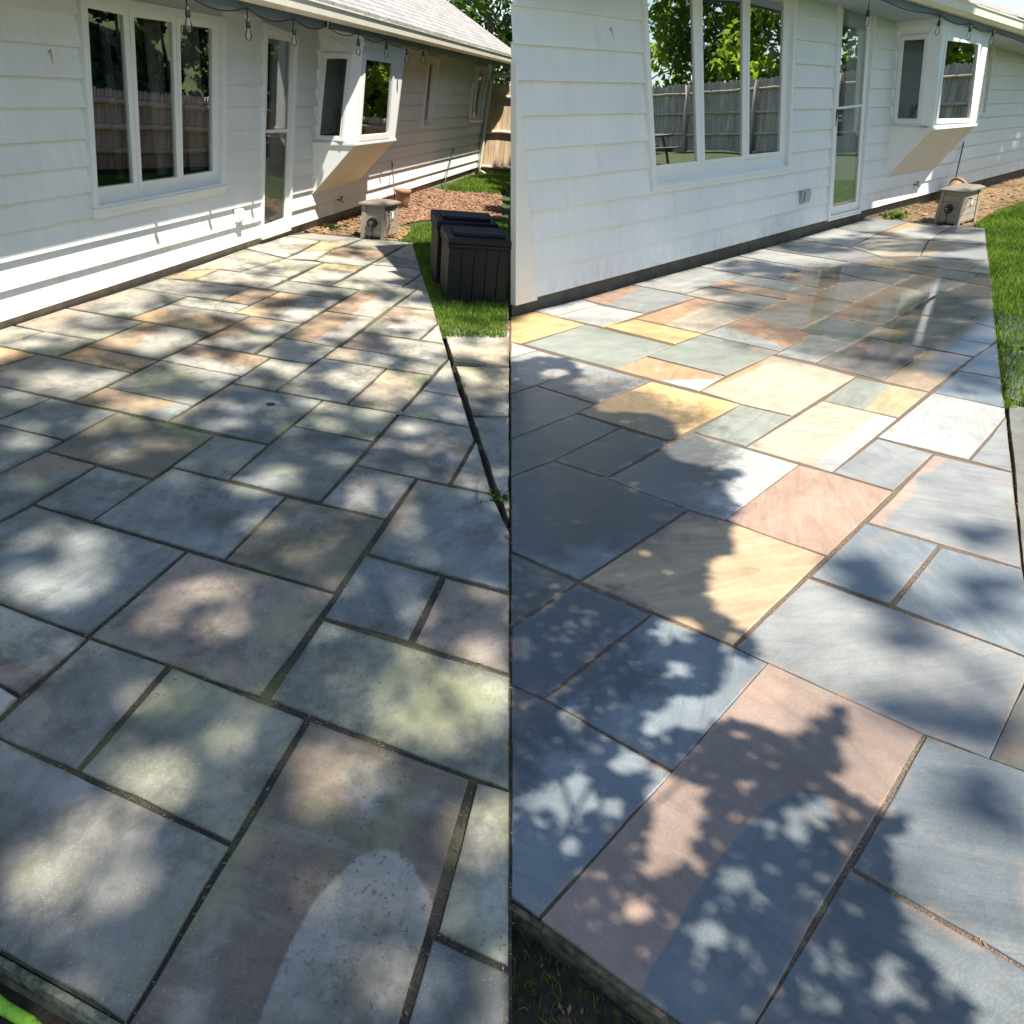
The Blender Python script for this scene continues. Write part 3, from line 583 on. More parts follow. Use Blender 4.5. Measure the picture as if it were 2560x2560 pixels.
M_GRASS = leaf_material('grass_blade', (0.07, 0.14, 0.018), (0.17, 0.26, 0.04), 0.35)
M_TURF = soil_material('turf', (0.018, 0.038, 0.008), (0.055, 0.09, 0.016), 60)
M_SOIL = soil_material('dark_soil', (0.02, 0.016, 0.011), (0.065, 0.05, 0.034), 35)
M_MULCH = soil_material('bark_mulch', (0.13, 0.075, 0.045), (0.30, 0.18, 0.11), 26)
M_LITTER = soil_material('leaf_litter', (0.09, 0.06, 0.035), (0.27, 0.19, 0.11), 22)
M_DRYLEAF = leaf_material('dry_leaf', (0.20, 0.11, 0.05), (0.42, 0.27, 0.13), 0.2)
def lime_material():
    g = NT('lime_plastic')
    p = g.obj()
    sp = g.noise(p, 420.0, 3, 0.6)
    br = g.noise(p, 30.0, 5, 0.6)
    cc = g.mix(g.rng(sp, 0.60, 0.66), (0.30, 0.60, 0.03, 1), (0.03, 0.06, 0.01, 1))
    cc = g.mix(g.math('MULTIPLY', g.rng(br, 0.48, 0.66), 0.5), cc, (0.12, 0.11, 0.05, 1))
    g.bsdf(cc, 0.5, g.bump(sp, 0.3, 0.002))
    return g.done()
M_LIME = lime_material()

def roof_material():
    g = NT('grey_roof_shingle')
    p = g.obj()
    br = g.n('ShaderNodeTexBrick', {'Vector': p, 'Color1': (0.34, 0.33, 0.32, 1), 'Color2': (0.24, 0.235, 0.235, 1), 'Mortar': (0.12, 0.12, 0.12, 1),
             'Scale': 1.0, 'Mortar Size': 0.012, 'Brick Width': 0.3, 'Row Height': 0.13})
    n = g.noise(p, 90, 3, 0.7)
    cc = g.mix(1.0, br.outputs[0], gray(g, g.rng(n, 0.25, 0.75, 0.6, 1.4, False)), 'MULTIPLY')
    g.bsdf(cc, 0.9, g.bump(g.math('ADD', br.outputs[1], n), 0.4, 0.01))
    return g.done()
M_ROOF = roof_material()

# ---------------------------------------------------------------- mesh helpers
class MB_:
    """collects faces for ONE mesh object"""
    def __init__(self):
        self.v = []; self.f = []
    def poly(self, pts):
        i = len(self.v); self.v += [tuple(p) for p in pts]; self.f.append(tuple(range(i, i + len(pts)))); return self
    def hexa(self, a, b):
        """a, b: two rings of n points each, joined and capped"""
        n = len(a); i = len(self.v)
        self.v += [tuple(p) for p in a] + [tuple(p) for p in b]
        self.f.append(tuple(range(i + n - 1, i - 1, -1))); self.f.append(tuple(range(i + n, i + 2 * n)))
        for k in range(n):
            self.f.append((i + k, i + (k + 1) % n, i + n + (k + 1) % n, i + n + k))
        return self
    def box(self, x0, x1, y0, y1, z0, z1):
        return self.hexa([(x0, y0, z0), (x1, y0, z0), (x1, y1, z0), (x0, y1, z0)], [(x0, y0, z1), (x1, y0, z1), (x1, y1, z1), (x0, y1, z1)])
    def ring(self, out, inn, nrm, d0, d1):
        """frame between two quads, extruded along nrm from d0 to d1 (d1 is the front)"""
        n = Vector(nrm)
        O0 = [Vector(p) + n * d0 for p in out]; O1 = [Vector(p) + n * d1 for p in out]
        I0 = [Vector(p) + n * d0 for p in inn]; I1 = [Vector(p) + n * d1 for p in inn]
        for k in range(4):
            j = (k + 1) % 4
            self.poly([O1[k], O1[j], I1[j], I1[k]]); self.poly([O0[k], O0[j], O1[j], O1[k]])
            self.poly([I0[k], I1[k], I1[j], I0[j]]); self.poly([O0[k], I0[k], I0[j], O0[j]])
        return self
    def tube(self, pts, r, seg=8, cap=True):
        pts = [Vector(p) for p in pts]; rs = r if isinstance(r, (list, tuple)) else [r] * len(pts)
        base = len(self.v); up = Vector((0.13, 0.21, 0.97))
        for k, p in enumerate(pts):
            t = (pts[min(k + 1, len(pts) - 1)] - pts[max(k - 1, 0)]).normalized()
            a = t.cross(up)
            if a.length < 1e-3: a = t.cross(Vector((1, 0, 0)))
            a.normalize(); b = t.cross(a)
            for s in range(seg):
                w = 2 * math.pi * s / seg
                self.v.append(tuple(p + (a * math.cos(w) + b * math.sin(w)) * rs[k]))
        for k in range(len(pts) - 1):
            for s in range(seg):
                self.f.append((base + k * seg + s, base + k * seg + (s + 1) % seg, base + (k + 1) * seg + (s + 1) % seg, base + (k + 1) * seg + s))
        if cap:
            self.f.append(tuple(range(base + seg - 1, base - 1, -1)))
            e = base + (len(pts) - 1) * seg
            self.f.append(tuple(range(e, e + seg)))
        return self
    def lathe(self, c, prof, seg=20, axis='Z'):
        base = len(self.v)
        for r, h in prof:
            for s in range(seg):
                w = 2 * math.pi * s / seg
                q = (r * math.cos(w), r * math.sin(w), h)
                if axis == 'Y': q = (q[0], q[2], q[1])
                if axis == 'X': q = (q[2], q[0], q[1])
                self.v.append((c[0] + q[0], c[1] + q[1], c[2] + q[2]))
        for k in range(len(prof) - 1):
            for s in range(seg):
                self.f.append((base + k * seg + s, base + k * seg + (s + 1) % seg, base + (k + 1) * seg + (s + 1) % seg, base + (k + 1) * seg + s))
        self.f.append(tuple(range(base + seg - 1, base - 1, -1)))
        e = base + (len(prof) - 1) * seg
        self.f.append(tuple(range(e, e + seg)))
        return self
    def build(self, name, mat, parent=None, matrix=None, smooth=False, bevel=0.0):
        me = bpy.data.meshes.new(name)
        me.from_pydata(self.v, [], self.f)
        me.validate()
        if smooth:
            me.shade_smooth()
        me.materials.append(mat)
        o = bpy.data.objects.new(name, me)
        COL.objects.link(o)
        if parent is not None:
            o.parent = parent
        elif matrix is not None:
            o.matrix_world = matrix
        if bevel > 0:
            b = o.modifiers.new('bevel', 'BEVEL'); b.width = bevel; b.segments = 2; b.limit_method = 'ANGLE'
        return o

def raw_mesh(name, verts, tris, mat, parent=None, matrix=None):
    """fast mesh from numpy arrays (n,3) and (m,k)"""
    me = bpy.data.meshes.new(name)
    k = tris.shape[1]
    me.vertices.add(len(verts)); me.vertices.foreach_set('co', verts.astype(np.float32).ravel())
    me.loops.add(tris.size); me.loops.foreach_set('vertex_index', tris.astype(np.int32).ravel())
    me.polygons.add(len(tris))
    me.polygons.foreach_set('loop_start', np.arange(0, tris.size, k, dtype=np.int32))
    me.polygons.foreach_set('loop_total', np.full(len(tris), k, dtype=np.int32))
    me.update(calc_edges=True)
    me.materials.append(mat)
    o = bpy.data.objects.new(name, me)
    COL.objects.link(o)
    if parent is not None: o.parent = parent
    elif matrix is not None: o.matrix_world = matrix
    return o

def empty(name, matrix, label, cat, group=None):
    o = bpy.data.objects.new(name, None)
    COL.objects.link(o)
    o.matrix_world = matrix
    tag(o, label, cat, group)
    return o

def tag(o, label=None, cat=None, group=None, kind=None):
    if label: o['label'] = label
    if cat: o['category'] = cat
    if group: o['group'] = group
    if kind: o['kind'] = kind
    return o

def at(m, x, y, z=0.0):
    return m @ Matrix.Translation((x, y, z))

# ---------------------------------------------------------------- ground: one sheet to the horizon
def plane_z(rot, x, y):
    return -(rot[0][2] * x + rot[1][2] * y) / rot[2][2]
def ground_z(x, y):
    cx = max(-26.0, min(26.0, x)); cy = max(-20.0, min(45.0, y))
    return plane_z(FRAME_A if x < 0 else FRAME_B, cx, cy) - 0.12
xs = [-900, -400, -150, -70, -40, -26, -18, -12, -8, -5, -3, -1.5, -0.7, -0.02, 0.02, 0.7, 1.5, 3, 5, 8, 12, 18, 26, 40, 70, 150, 400, 900]
ys = [-900, -400, -150, -60, -30, -20, -12, -7, -3, -1, 0, 1, 2, 3, 4.5, 6, 8, 10, 13, 16, 20, 25, 32, 45, 80, 160, 400, 900]
g = MB_()
for y in ys:
    for x in xs:
        g.v.append((x, y, ground_z(x, y)))
nx = len(xs)
for j in range(len(ys) - 1):
    for i in range(nx - 1):
        g.f.append((j * nx + i, j * nx + i + 1, (j + 1) * nx + i + 1, (j + 1) * nx + i))
tag(g.build('ground', M_TURF), kind='structure')

def sheet(name, pts, z, mat, matrix, kind='structure'):
    o = MB_().poly([(x, y, z) for x, y in pts]).build(name, mat, None, matrix)
    me = o.data
    if me.polygons and me.polygons[0].normal.z < 0:
        me.flip_normals()
    return tag(o, kind=kind)

E_A = G['A_patio_edge']
seam_a = SEAM_A
sheet('lawn', [E_A[i] for i in (3, 2, 1, 0)] + [(8.66, 4.3), (40, 4.3), (42, 8.4), (18.926, 3.825), (15.083, 3.011), (10.939, 2.134), (7.523, 1.411), (5.6, 1.02), (5.35, 1.5)], -0.02, M_TURF, MA)
sheet('soil_border', [(0.2, 1.6), (0.642, 1.133), (0.581, 0.762), (0.565, 0.70), (0.1, 0.5)], -0.11, M_SOIL, MA)
MULCH = [(9.718, 3.371), (10.225, 3.257), (11.308, 2.34), (14.03, 2.944), (13.667, 3.496), (13.4, 4.18), (10.1, 4.18)]
sheet('mulch_bed', MULCH, -0.006, M_MULCH, MA)
sheet('litter_bed', G['A_bed'] + [(8.5, 4.2)], -0.014, M_LITTER, MA)
EB = G['B_right_edge']
sheet('lawn', list(reversed(EB[:4])) + [(10.4, 5.3), (30, 5.3), (30, -6), (1.3, -6), (1.25, -.2), (2.2, .24)], -0.04, M_TURF, MB)
BED_B = [(10.30, 4.32), (10.5, 3.93), (11.9, 4.12), (16.5, 4.3), (16.5, 5.29), (10.58, 5.29)]
sheet('litter_bed', BED_B, -0.02, M_LITTER, MB)
sheet('soil_border', [(0.575, 0.92), (0.60, 0.826), (0.677, 0.499), (0.72, 0.30), (0.2, 0.2), (0.2, 0.55)], -0.085, M_SOIL, MB)

# ---------------------------------------------------------------- patios of individual flagstones
PAL = {
 'g': (0.235, 0.245, 0.24), 'b': (0.165, 0.195, 0.21), 'r': (0.175, 0.15, 0.13), 'q': (0.235, 0.21, 0.19), 'n': (0.155, 0.15, 0.125),
 'l': (0.33, 0.335, 0.315), 'w': (0.39, 0.40, 0.38), 'v': (0.255, 0.275, 0.235), 't': (0.29, 0.215, 0.155), 'o': (0.41, 0.295, 0.175),
 'y': (0.42, 0.35, 0.20), 'p': (0.30, 0.255, 0.23), 's': (0.42, 0.37, 0.28),
 'Y': (0.56, 0.39, 0.175), 'O': (0.45, 0.27, 0.145), 'E': (0.33, 0.225, 0.165), 'P': (0.35, 0.265, 0.22), 'R': (0.33, 0.245, 0.195), 'T': (0.40, 0.30, 0.185),
}
BLEED = {'g': 'q', 'b': 'g', 'l': 's', 'v': 'b', 'w': 's', 'Y': 's', 'O': 't', 'T': 's', 'n': 'b', 'q': 'g', 's': 'l', 'r': 'q', 't': 'l', 'o': 'l', 'y': 'l', 'p': 'g', 'E': 'O', 'P': 'g', 'R': 'q'}
def inset(P, g):
    n = len(P); out = []
    for i in range(n):
        a, b, c = Vector(P[i - 1]), Vector(P[i]), Vector(P[(i + 1) % n])
        d1 = (b - a).normalized(); d2 = (c - b).normalized()
        n1 = Vector((-d1.y, d1.x)); n2 = Vector((-d2.y, d2.x))
        k = n1 + n2
        q = k.dot(n1)
        out.append(b + (k / q if q > 0.35 else k.normalized()) * g)
    return out
def stone(idx, entry, mat, parent, gap, thick, rough):
    P, ca, cb, band = entry
    rnd = random.Random(idx * 71 + (5 if mat is M_STONE_B else 0))
    P = inset(P, gap)
    ring = []
    for i in range(len(P)):
        a, b = P[i], P[(i + 1) % len(P)]
        L = (b - a).length
        if L < 0.012: continue
        m = max(2, int(L / 0.09))
        d = (b - a) / L; nrm = Vector((-d.y, d.x))
        for k in range(m):
            t = k / m
            ring.append(a + (b - a) * t + nrm * (abs(rnd.gauss(0, rough)) if k else rough))
    n = len(ring)
    c = sum(ring, Vector((0, 0))) / n
    tx, ty, tz = rnd.uniform(-.003, .003), rnd.uniform(-.003, .003), rnd.uniform(-.0022, .0022)
    zz = lambda p: tz + tx * (p.x - c.x) + ty * (p.y - c.y)
    B = MB_()
    lvl = []
    for k, (ins, dz) in enumerate(((0.0, -thick), (0.0, -0.005), (0.0018, -0.0014), (0.005, 0.0), (0.06, 0.0))):
        base = len(B.v); lvl.append(base)
        for p in ring:
            d = (c - p); d = d.normalized() if d.length > 0 else d
            q = p + d * min(ins, 0.3 * (c - p).length)
            B.v.append((q.x, q.y, zz(q) + dz))
    for k in range(4):
        for i in range(n):
            j = (i + 1) % n
            B.f.append((lvl[k] + i, lvl[k] + j, lvl[k + 1] + j, lvl[k + 1] + i))
    B.f.append(tuple(range(lvl[4], lvl[4] + n)))
    o = B.build('flagstone', mat, parent)
    me = o.data; nv = len(me.vertices)
    jit = 1 + rnd.uniform(-.07, .07)
    warm = (1.08, 1.01, 0.92) if mat is M_STONE_A else (1.0, 1.0, 1.0)
    def setc(nm, col):
        a = me.attributes.new(nm, 'FLOAT_COLOR', 'POINT')
        a.data.foreach_set('color', [col[0] * jit * warm[0], col[1] * jit * warm[1], col[2] * jit * warm[2], 1.0] * nv)
    def setv(nm, v):
        a = me.attributes.new(nm, 'FLOAT_VECTOR', 'POINT')
        a.data.foreach_set('vector', list(v) * nv)
    setc('ca', PAL[ca]); setc('cb', PAL[cb or BLEED.get(ca, ca)])
    bd, e1, e2 = (0, 0, 50.0), (0, 0, 9.0), (0, 0, 9.0)
    if band and band[0] == 'L':
        bd = band[1:]
    elif band:
        cx, cy = band[1], band[2]
        e1 = (band[3], band[4], band[3] * cx + band[4] * cy); e2 = (band[5], band[6], band[5] * cx + band[6] * cy)
    setv('bd', bd); setv('e1', e1); setv('e2', e2)
    a = me.attributes.new('edge', 'FLOAT', 'POINT')
    if nv == 5 * n: a.data.foreach_set('value', [1.0] * (4 * n) + [0.0] * n)
    a = me.attributes.new('rnd', 'FLOAT', 'POINT')
    a.data.foreach_set('value', [rnd.random()] * nv)
    return o

def bed(name, pts, z, mat, matrix, zb):
    B = MB_().hexa([(x, y, zb) for x, y in pts], [(x, y, z) for x, y in pts])
    o = B.build(name, mat, None, matrix)
    return tag(o, kind='structure')
bedA = [(0.578, 0.745), (0.47, 0.09), (0.60, -0.05), (0.70, -0.04), (1.802, 0.20), (2.60, 0.372)] + [E_A[i] for i in (7, 6, 5, 4, 3, 2, 1, 0)] + [(8.70, 3.45), (8.42, 3.93), (8.30, 4.165), (1.15, 4.165), (0.64, 1.13)]
patioA = bed('patio', bedA, -0.011, M_JOINT_A, MA, -0.14)
bedB = [(0.61, 0.81), (0.685, 0.47), (0.80, -0.10), (1.23, -0.14), (2.05, 0.24)] + [EB[i] for i in (5, 4, 3, 2, 1, 0)] + [(10.55, 4.40), (10.60, 5.20), (3.95, 5.20), (3.268, 4.281), (2.01, 2.703), (1.068, 1.523), (0.575, 0.93)]
patioB = bed('patio', bedB, -0.005, M_JOINT_B, MB, -0.12)
for i, e in enumerate(STONES_A):
    stone(i + 1, e, M_STONE_A, patioA, 0.0022, 0.05, 0.0019)
for i, e in enumerate(STONES_B):
    stone(i + 201, e, M_STONE_B, patioB, -0.0035 if 1 <= i <= 5 else 0.0004, 0.05, 0.0014)
def clip(P, a, b):
    """keep the part of polygon P left of the line a->b"""
    out = []; f = lambda p: (b[0] - a[0]) * (p[1] - a[1]) - (b[1] - a[1]) * (p[0] - a[0])
    for p, q in zip(P, P[1:] + P[:1]):
        fp, fq = f(p), f(q)
        if fp >= 0: out.append(p)
        if (fp >= 0) != (fq >= 0):
            t = fp / (fp - fq); out.append((p[0] + (q[0] - p[0]) * t, p[1] + (q[1] - p[1]) * t))
    return out
# the rest of the dry patio, left of the camera's frame up to the house
gx = [0.6, 1.13, 1.62, 2.05, 2.7, 3.2, 4.1]; gy = [1.12, 1.66, 2.3, 2.85, 3.4, 4.16]
kk = 0
for i in range(len(gx) - 1):
    for j in range(len(gy) - 1):
        dy = .18 * ((i * 2) % 3 - 1)
        y0, y1 = gy[j] + (dy if j else 0), gy[j + 1] + (dy if j < len(gy) - 2 else 0)
        P = [(gx[i], y0), (gx[i + 1], y0), (gx[i + 1], y1), (gx[i], y1)]
        P = clip(P, (0.636, 1.145), (3.93, 4.215)) if P else P
        P = clip(P, (1.14, 4.165), (0.638, 1.133)) if P else P
        ar = abs(sum(P[k][0] * P[(k + 1) % len(P)][1] - P[(k + 1) % len(P)][0] * P[k][1] for k in range(len(P)))) / 2 if len(P) > 2 else 0
        if ar > .01:
            stone(300 + kk, (P, 'gbqlvt'[kk % 6], None, None), M_STONE_A, patioA, 0.005, 0.05, 0.0019); kk += 1
stone(350, ([(0.572, 0.74), (0.475, 0.10), (0.60, -0.035), (0.69, -0.03), (0.75, -0.015), (0.698, 0.205)], 'r', None, None), M_STONE_A, patioA, 0.004, 0.05, 0.0019)
stone(351, ([(0.694, 0.42), (0.80, -0.09), (1.215, -0.13), (1.22, -0.035), (0.788, 0.335)], 'b', None, None), M_STONE_B, patioB, 0.003, 0.05, 0.0014)
# older slabs of the side path, each its own thing
sheet('soil_border', [(5.764, 1.68), (6.101, 1.11), (5.778, 1.042), (5.566, 1.565)], -.016, M_LITTER, MA)
SLAB_L = ['old grey stepping slab nearest the lawn beside the patio edge', 'middle old stepping slab with tan stains beside the patio edge', 'long old stepping slab with pale lichen spots nearest the camera']
for i, P in enumerate(SIDE_SLABS):
    ar = sum(P[k][0] * P[(k + 1) % 4][1] - P[(k + 1) % 4][0] * P[k][1] for k in range(4))
    if ar < 0: P = P[::-1]
    o = stone(500 + i, (P, 'sgl'[i], 'lsg'[i], ('L', 0.6, 0.8, 0.6 * P[0][0] + 0.8 * P[0][1] + 0.2)), M_STONE_A, None, 0.004, 0.06, 0.003)
    o.name = 'stepping_slab'
    o.matrix_world = at(MA, 0, 0, -0.014)
    tag(o, SLAB_L[i], 'stepping slab', 'slabs of the side path')
sheet('soil_border', [E_A[4], E_A[5], E_A[6], E_A[7], E_A[8], (2.60, 0.372), (3.217, 0.5), (5.05, 0.888), (5.4, 1.0), (5.4, 1.5)], -0.07, M_SOIL, MA)

for k, (P, lab) in enumerate((([(6.631, 2.141), (6.679, 1.922), (5.928, 1.654), (5.85, 1.808)], 'dark wet stepping slab by the lawn at the right edge'), ([(5.778, 1.777), (5.836, 1.621), (4.813, 1.255), (4.827, 1.385)], 'dark wet stepping slab lower down at the right edge'), ([(4.74, 1.345), (4.755, 1.234), (2.861, 0.555), (2.869, 0.577)], 'narrow dark wet slab nearest the camera at the right edge'))):
    ar = sum(P[i][0] * P[(i + 1) % 4][1] - P[(i + 1) % 4][0] * P[i][1] for i in range(4))
    if ar < 0: P = P[::-1]
    o = stone(520 + k, (P, 'n', None, None), M_STONE_B, None, 0.004, 0.06, 0.003)
    o.name = 'stepping_slab'
    o.matrix_world = at(MB, 0, 0, -0.012)
    tag(o, lab, 'stepping slab', 'wet slabs beside the washed patio')
def kerb(pts, matrix, mat, z0, z1, w, name, label):
    """concrete edge under the outer rim of a patio"""
    B = MB_()
    for k in range(len(pts) - 1):
        a, b = Vector(pts[k]), Vector(pts[k + 1]); d = (b - a).normalized(); n = Vector((-d.y, d.x)) * w
        B.hexa([(a.x, a.y, z0), (b.x, b.y, z0), (b.x + n.x, b.y + n.y, z0), (a.x + n.x, a.y + n.y, z0)],
               [(a.x, a.y, z1), (b.x, b.y, z1), (b.x + n.x * .9, b.y + n.y * .9, z1), (a.x + n.x * .9, a.y + n.y * .9, z1)])
    o = B.build(name, mat, None, matrix, bevel=0.004)
    return tag(o, label, 'patio edging')
M_EDGE_A = soil_material('mossy_concrete', (0.05, 0.055, 0.03), (0.30, 0.29, 0.21), 28)
M_EDGE_B = soil_material('damp_mossy_concrete', (0.022, 0.02, 0.012), (0.20, 0.165, 0.10), 26)
kerb([(0.47, 0.09), (0.576, 0.74), (0.637, 1.13), (1.14, 4.16)], MA, M_EDGE_A, -0.15, -0.012, 0.018, 'concrete_edging', 'mossy concrete edging under the near corner of the dry patio')
kerb([(0.80, -0.10), (0.690, 0.44), (0.607, 0.81), (0.570, 0.94)], MB, M_EDGE_B, -0.13, -0.010, 0.020, 'concrete_edging', 'dark damp concrete edging above the soil by the washed patio')

# ---------------------------------------------------------------- houses
def P3(pts, y):
    return [(x, y, z) for x, z in pts]
def lerp(a, b, t): return a + (b - a) * t
def bil(q, s, t):
    """q: TL,TR,BR,BL of (x,z); s 0..1 left-right, t 0..1 top-bottom"""
    x = lerp(lerp(q[0][0], q[1][0], s), lerp(q[3][0], q[2][0], s), t)
    z = lerp(lerp(q[0][1], q[1][1], s), lerp(q[3][1], q[2][1], s), t)
    return (x, z)
def grow(q, a):
    cx = sum(p[0] for p in q) / 4; cz = sum(p[1] for p in q) / 4
    sg = ((-1, 1), (1, 1), (1, -1), (-1, -1))
    return [(p[0] + s[0] * a, p[1] + s[1] * a) for p, s in zip(q, sg)]
YN = (0, -1, 0)   # outwards in house frames

def curtain(parent, x0, x1, z0, z1, y):
    B = MB_()
    n = 16
    pts = [(lerp(x0, x1, k / n), y + 0.018 * math.sin(k * 1.9)) for k in range(n + 1)]
    for k in range(n):
        B.poly([(pts[k][0], pts[k][1], z0), (pts[k + 1][0], pts[k + 1][1], z0), (pts[k + 1][0], pts[k + 1][1], z1), (pts[k][0], pts[k][1], z1)])
    return B.build('curtain', M_CURTAIN, parent, smooth=True)

def interior(parent, q, depth):
    """dark room behind an opening, open towards the glass"""
    f = P3(q, 0.012); b = P3(q, depth)
    B = MB_().poly(b)
    for k in range(4):
        j = (k + 1) % 4
        B.poly([f[k], f[j], b[j], b[k]])
    return B.build('room_recess', M_ROOM, parent)

def window(parent, outer, panes, glass, case=0.055, depth=0.5, sill=True, sash_w=0.045):
    w = parent
    frame_in = grow(outer, -case)
    fr = MB_().ring(P3(outer, 0), P3(frame_in, 0), YN, -0.02, 0.056).build('window_casing', M_TRIM, w, bevel=0.003)
    B = MB_()
    # fixed infill between the sashes
    for k, pn in enumerate(panes):
        so = grow(pn, sash_w)
        s = MB_().ring(P3(so, 0), P3(pn, 0), YN, -0.03, 0.012).build('sash', M_TRIM, w, bevel=0.003)
        MB_().poly(P3(pn, 0.004)[::-1]).build('pane', glass, s)
    # mullions and head/sill infill so the opening is closed
    x = MB_()
    tl, tr, br, bl = frame_in
    first, last = grow(panes[0], sash_w), grow(panes[-1], sash_w)
    eps = 0.004
    x.hexa(P3([first[3], last[2], br, bl], 0.03), P3([first[3], last[2], br, bl], -eps))
    x.hexa(P3([tl, tr, last[1], first[0]], 0.03), P3([tl, tr, last[1], first[0]], -eps))
    x.hexa(P3([tl, first[0], first[3], bl], 0.03), P3([tl, first[0], first[3], bl], -eps))
    x.hexa(P3([last[1], tr, br, last[2]], 0.03), P3([last[1], tr, br, last[2]], -eps))
    for a, b in zip(panes[:-1], panes[1:]):
        a, b = grow(a, sash_w), grow(b, sash_w)
        x.hexa(P3([a[1], b[0], b[3], a[2]], 0.03), P3([a[1], b[0], b[3], a[2]], -eps - 0.002))
    x.build('mullion', M_TRIM, w)
    if sill:
        bl, br = outer[3], outer[2]
        MB_().hexa([(bl[0] - .02, -.068, bl[1] + .012), (br[0] + .02, -.068, br[1] + .012), (br[0] + .02, -.01, br[1] + .012), (bl[0] - .02, -.01, bl[1] + .012)],
                   [(bl[0] - .02, -.068, bl[1] + .036), (br[0] + .02, -.068, br[1] + .036), (br[0] + .02, -.01, br[1] + .044), (bl[0] - .02, -.01, bl[1] + .044)]).build('window_sill', M_TRIM, w, bevel=0.003)
        MB_().hexa([(bl[0], -.050, bl[1] - .035), (br[0], -.050, br[1] - .035), (br[0], -.01, br[1] - .035), (bl[0], -.01, bl[1] - .035)],
                   [(bl[0], -.050, bl[1] + .010), (br[0], -.050, br[1] + .010), (br[0], -.01, br[1] + .010), (bl[0], -.01, bl[1] + .010)]).build('sill_apron', M_TRIM, w, bevel=0.003)
    interior(w, grow(outer, -0.01), depth)
    return w

def xat(q, z, side):
    a, b = (q[0], q[3]) if side == 'L' else (q[1], q[2])
    t = (z - b[1]) / (a[1] - b[1])
    return lerp(b[0], a[0], t)

def siding(house, zk, x0f, x1f, openings, blen, top_f, seed, lean):
    """courses of painted shingle boards, each board its own part"""
    rnd = random.Random(seed)
    K = len(zk)
    for k in range(K - 1):
        cuts = [x0f((zk[k](5)))]
        x0 = x0f(zk[k](5)); x1 = x1f(zk[k](14))
        spans = []      # (xa, xb, f0, f1): fraction of the course height kept
        ops = sorted(openings, key=lambda q: q[3][0])
        cur = x0
        for q in ops:
            xm = (q[3][0] + q[2][0]) / 2
            za, zb = zk[k](xm), zk[k + 1](xm)
            bot, top = (q[3][1] + q[2][1]) / 2, (q[0][1] + q[1][1]) / 2
            if zb <= bot + 0.02 or za >= top - 0.02:
                continue
            zm = (max(za, bot) + min(zb, top)) / 2
            xl, xr = xat(q, zm, 'L') + 0.02, xat(q, zm, 'R') - 0.02
            spans.append((cur, xl, 0, 1)); cur = xr
            if za < bot - 0.015: spans.append((xl, xr, 0, (bot + 0.015 - za) / (zb - za)))
            if zb > top + 0.015: spans.append((xl, xr, (top - 0.015 - za) / (zb - za), 1))
        spans.append((cur, x1, 0, 1))
        for xa, xb, f0, f1 in spans:
            if xb - xa < 0.02: continue
            x = xa
            while x < xb - 1e-6:
                nxt = x + blen * rnd.uniform(0.55, 1.5)
                if nxt > xb - 0.12: nxt = xb
                xe = nxt - (0.0010 if nxt < xb else 0)
                def zz(xx, f): return min(lerp(zk[k](xx), zk[k + 1](xx), f), top_f(xx))
                dz = rnd.uniform(-.002, .002)
                b0, b1 = zz(x, f0) + dz, zz(xe, f0) + dz
                t0, t1 = zz(x, f1) + 0.012, zz(xe, f1) + 0.012
                if t0 - b0 > 0.02:
                    hl = lean * (t0 - b0)
                    yb = -0.037 - rnd.uniform(0, .003)
                    B = MB_().hexa([(x, yb, b0), (xe, yb, b1), (xe, 0.004, b1), (x, 0.004, b0)],
                                   [(x + (hl if x > xa else 0), -0.005, t0), (xe + (hl if nxt < xb else 0), -0.005, t1), (xe + (hl if nxt < xb else 0), 0.004, t1), (x + (hl if x > xa else 0), 0.004, t0)])
                    B.build('shingle_board', M_PAINT, house)
                x = nxt

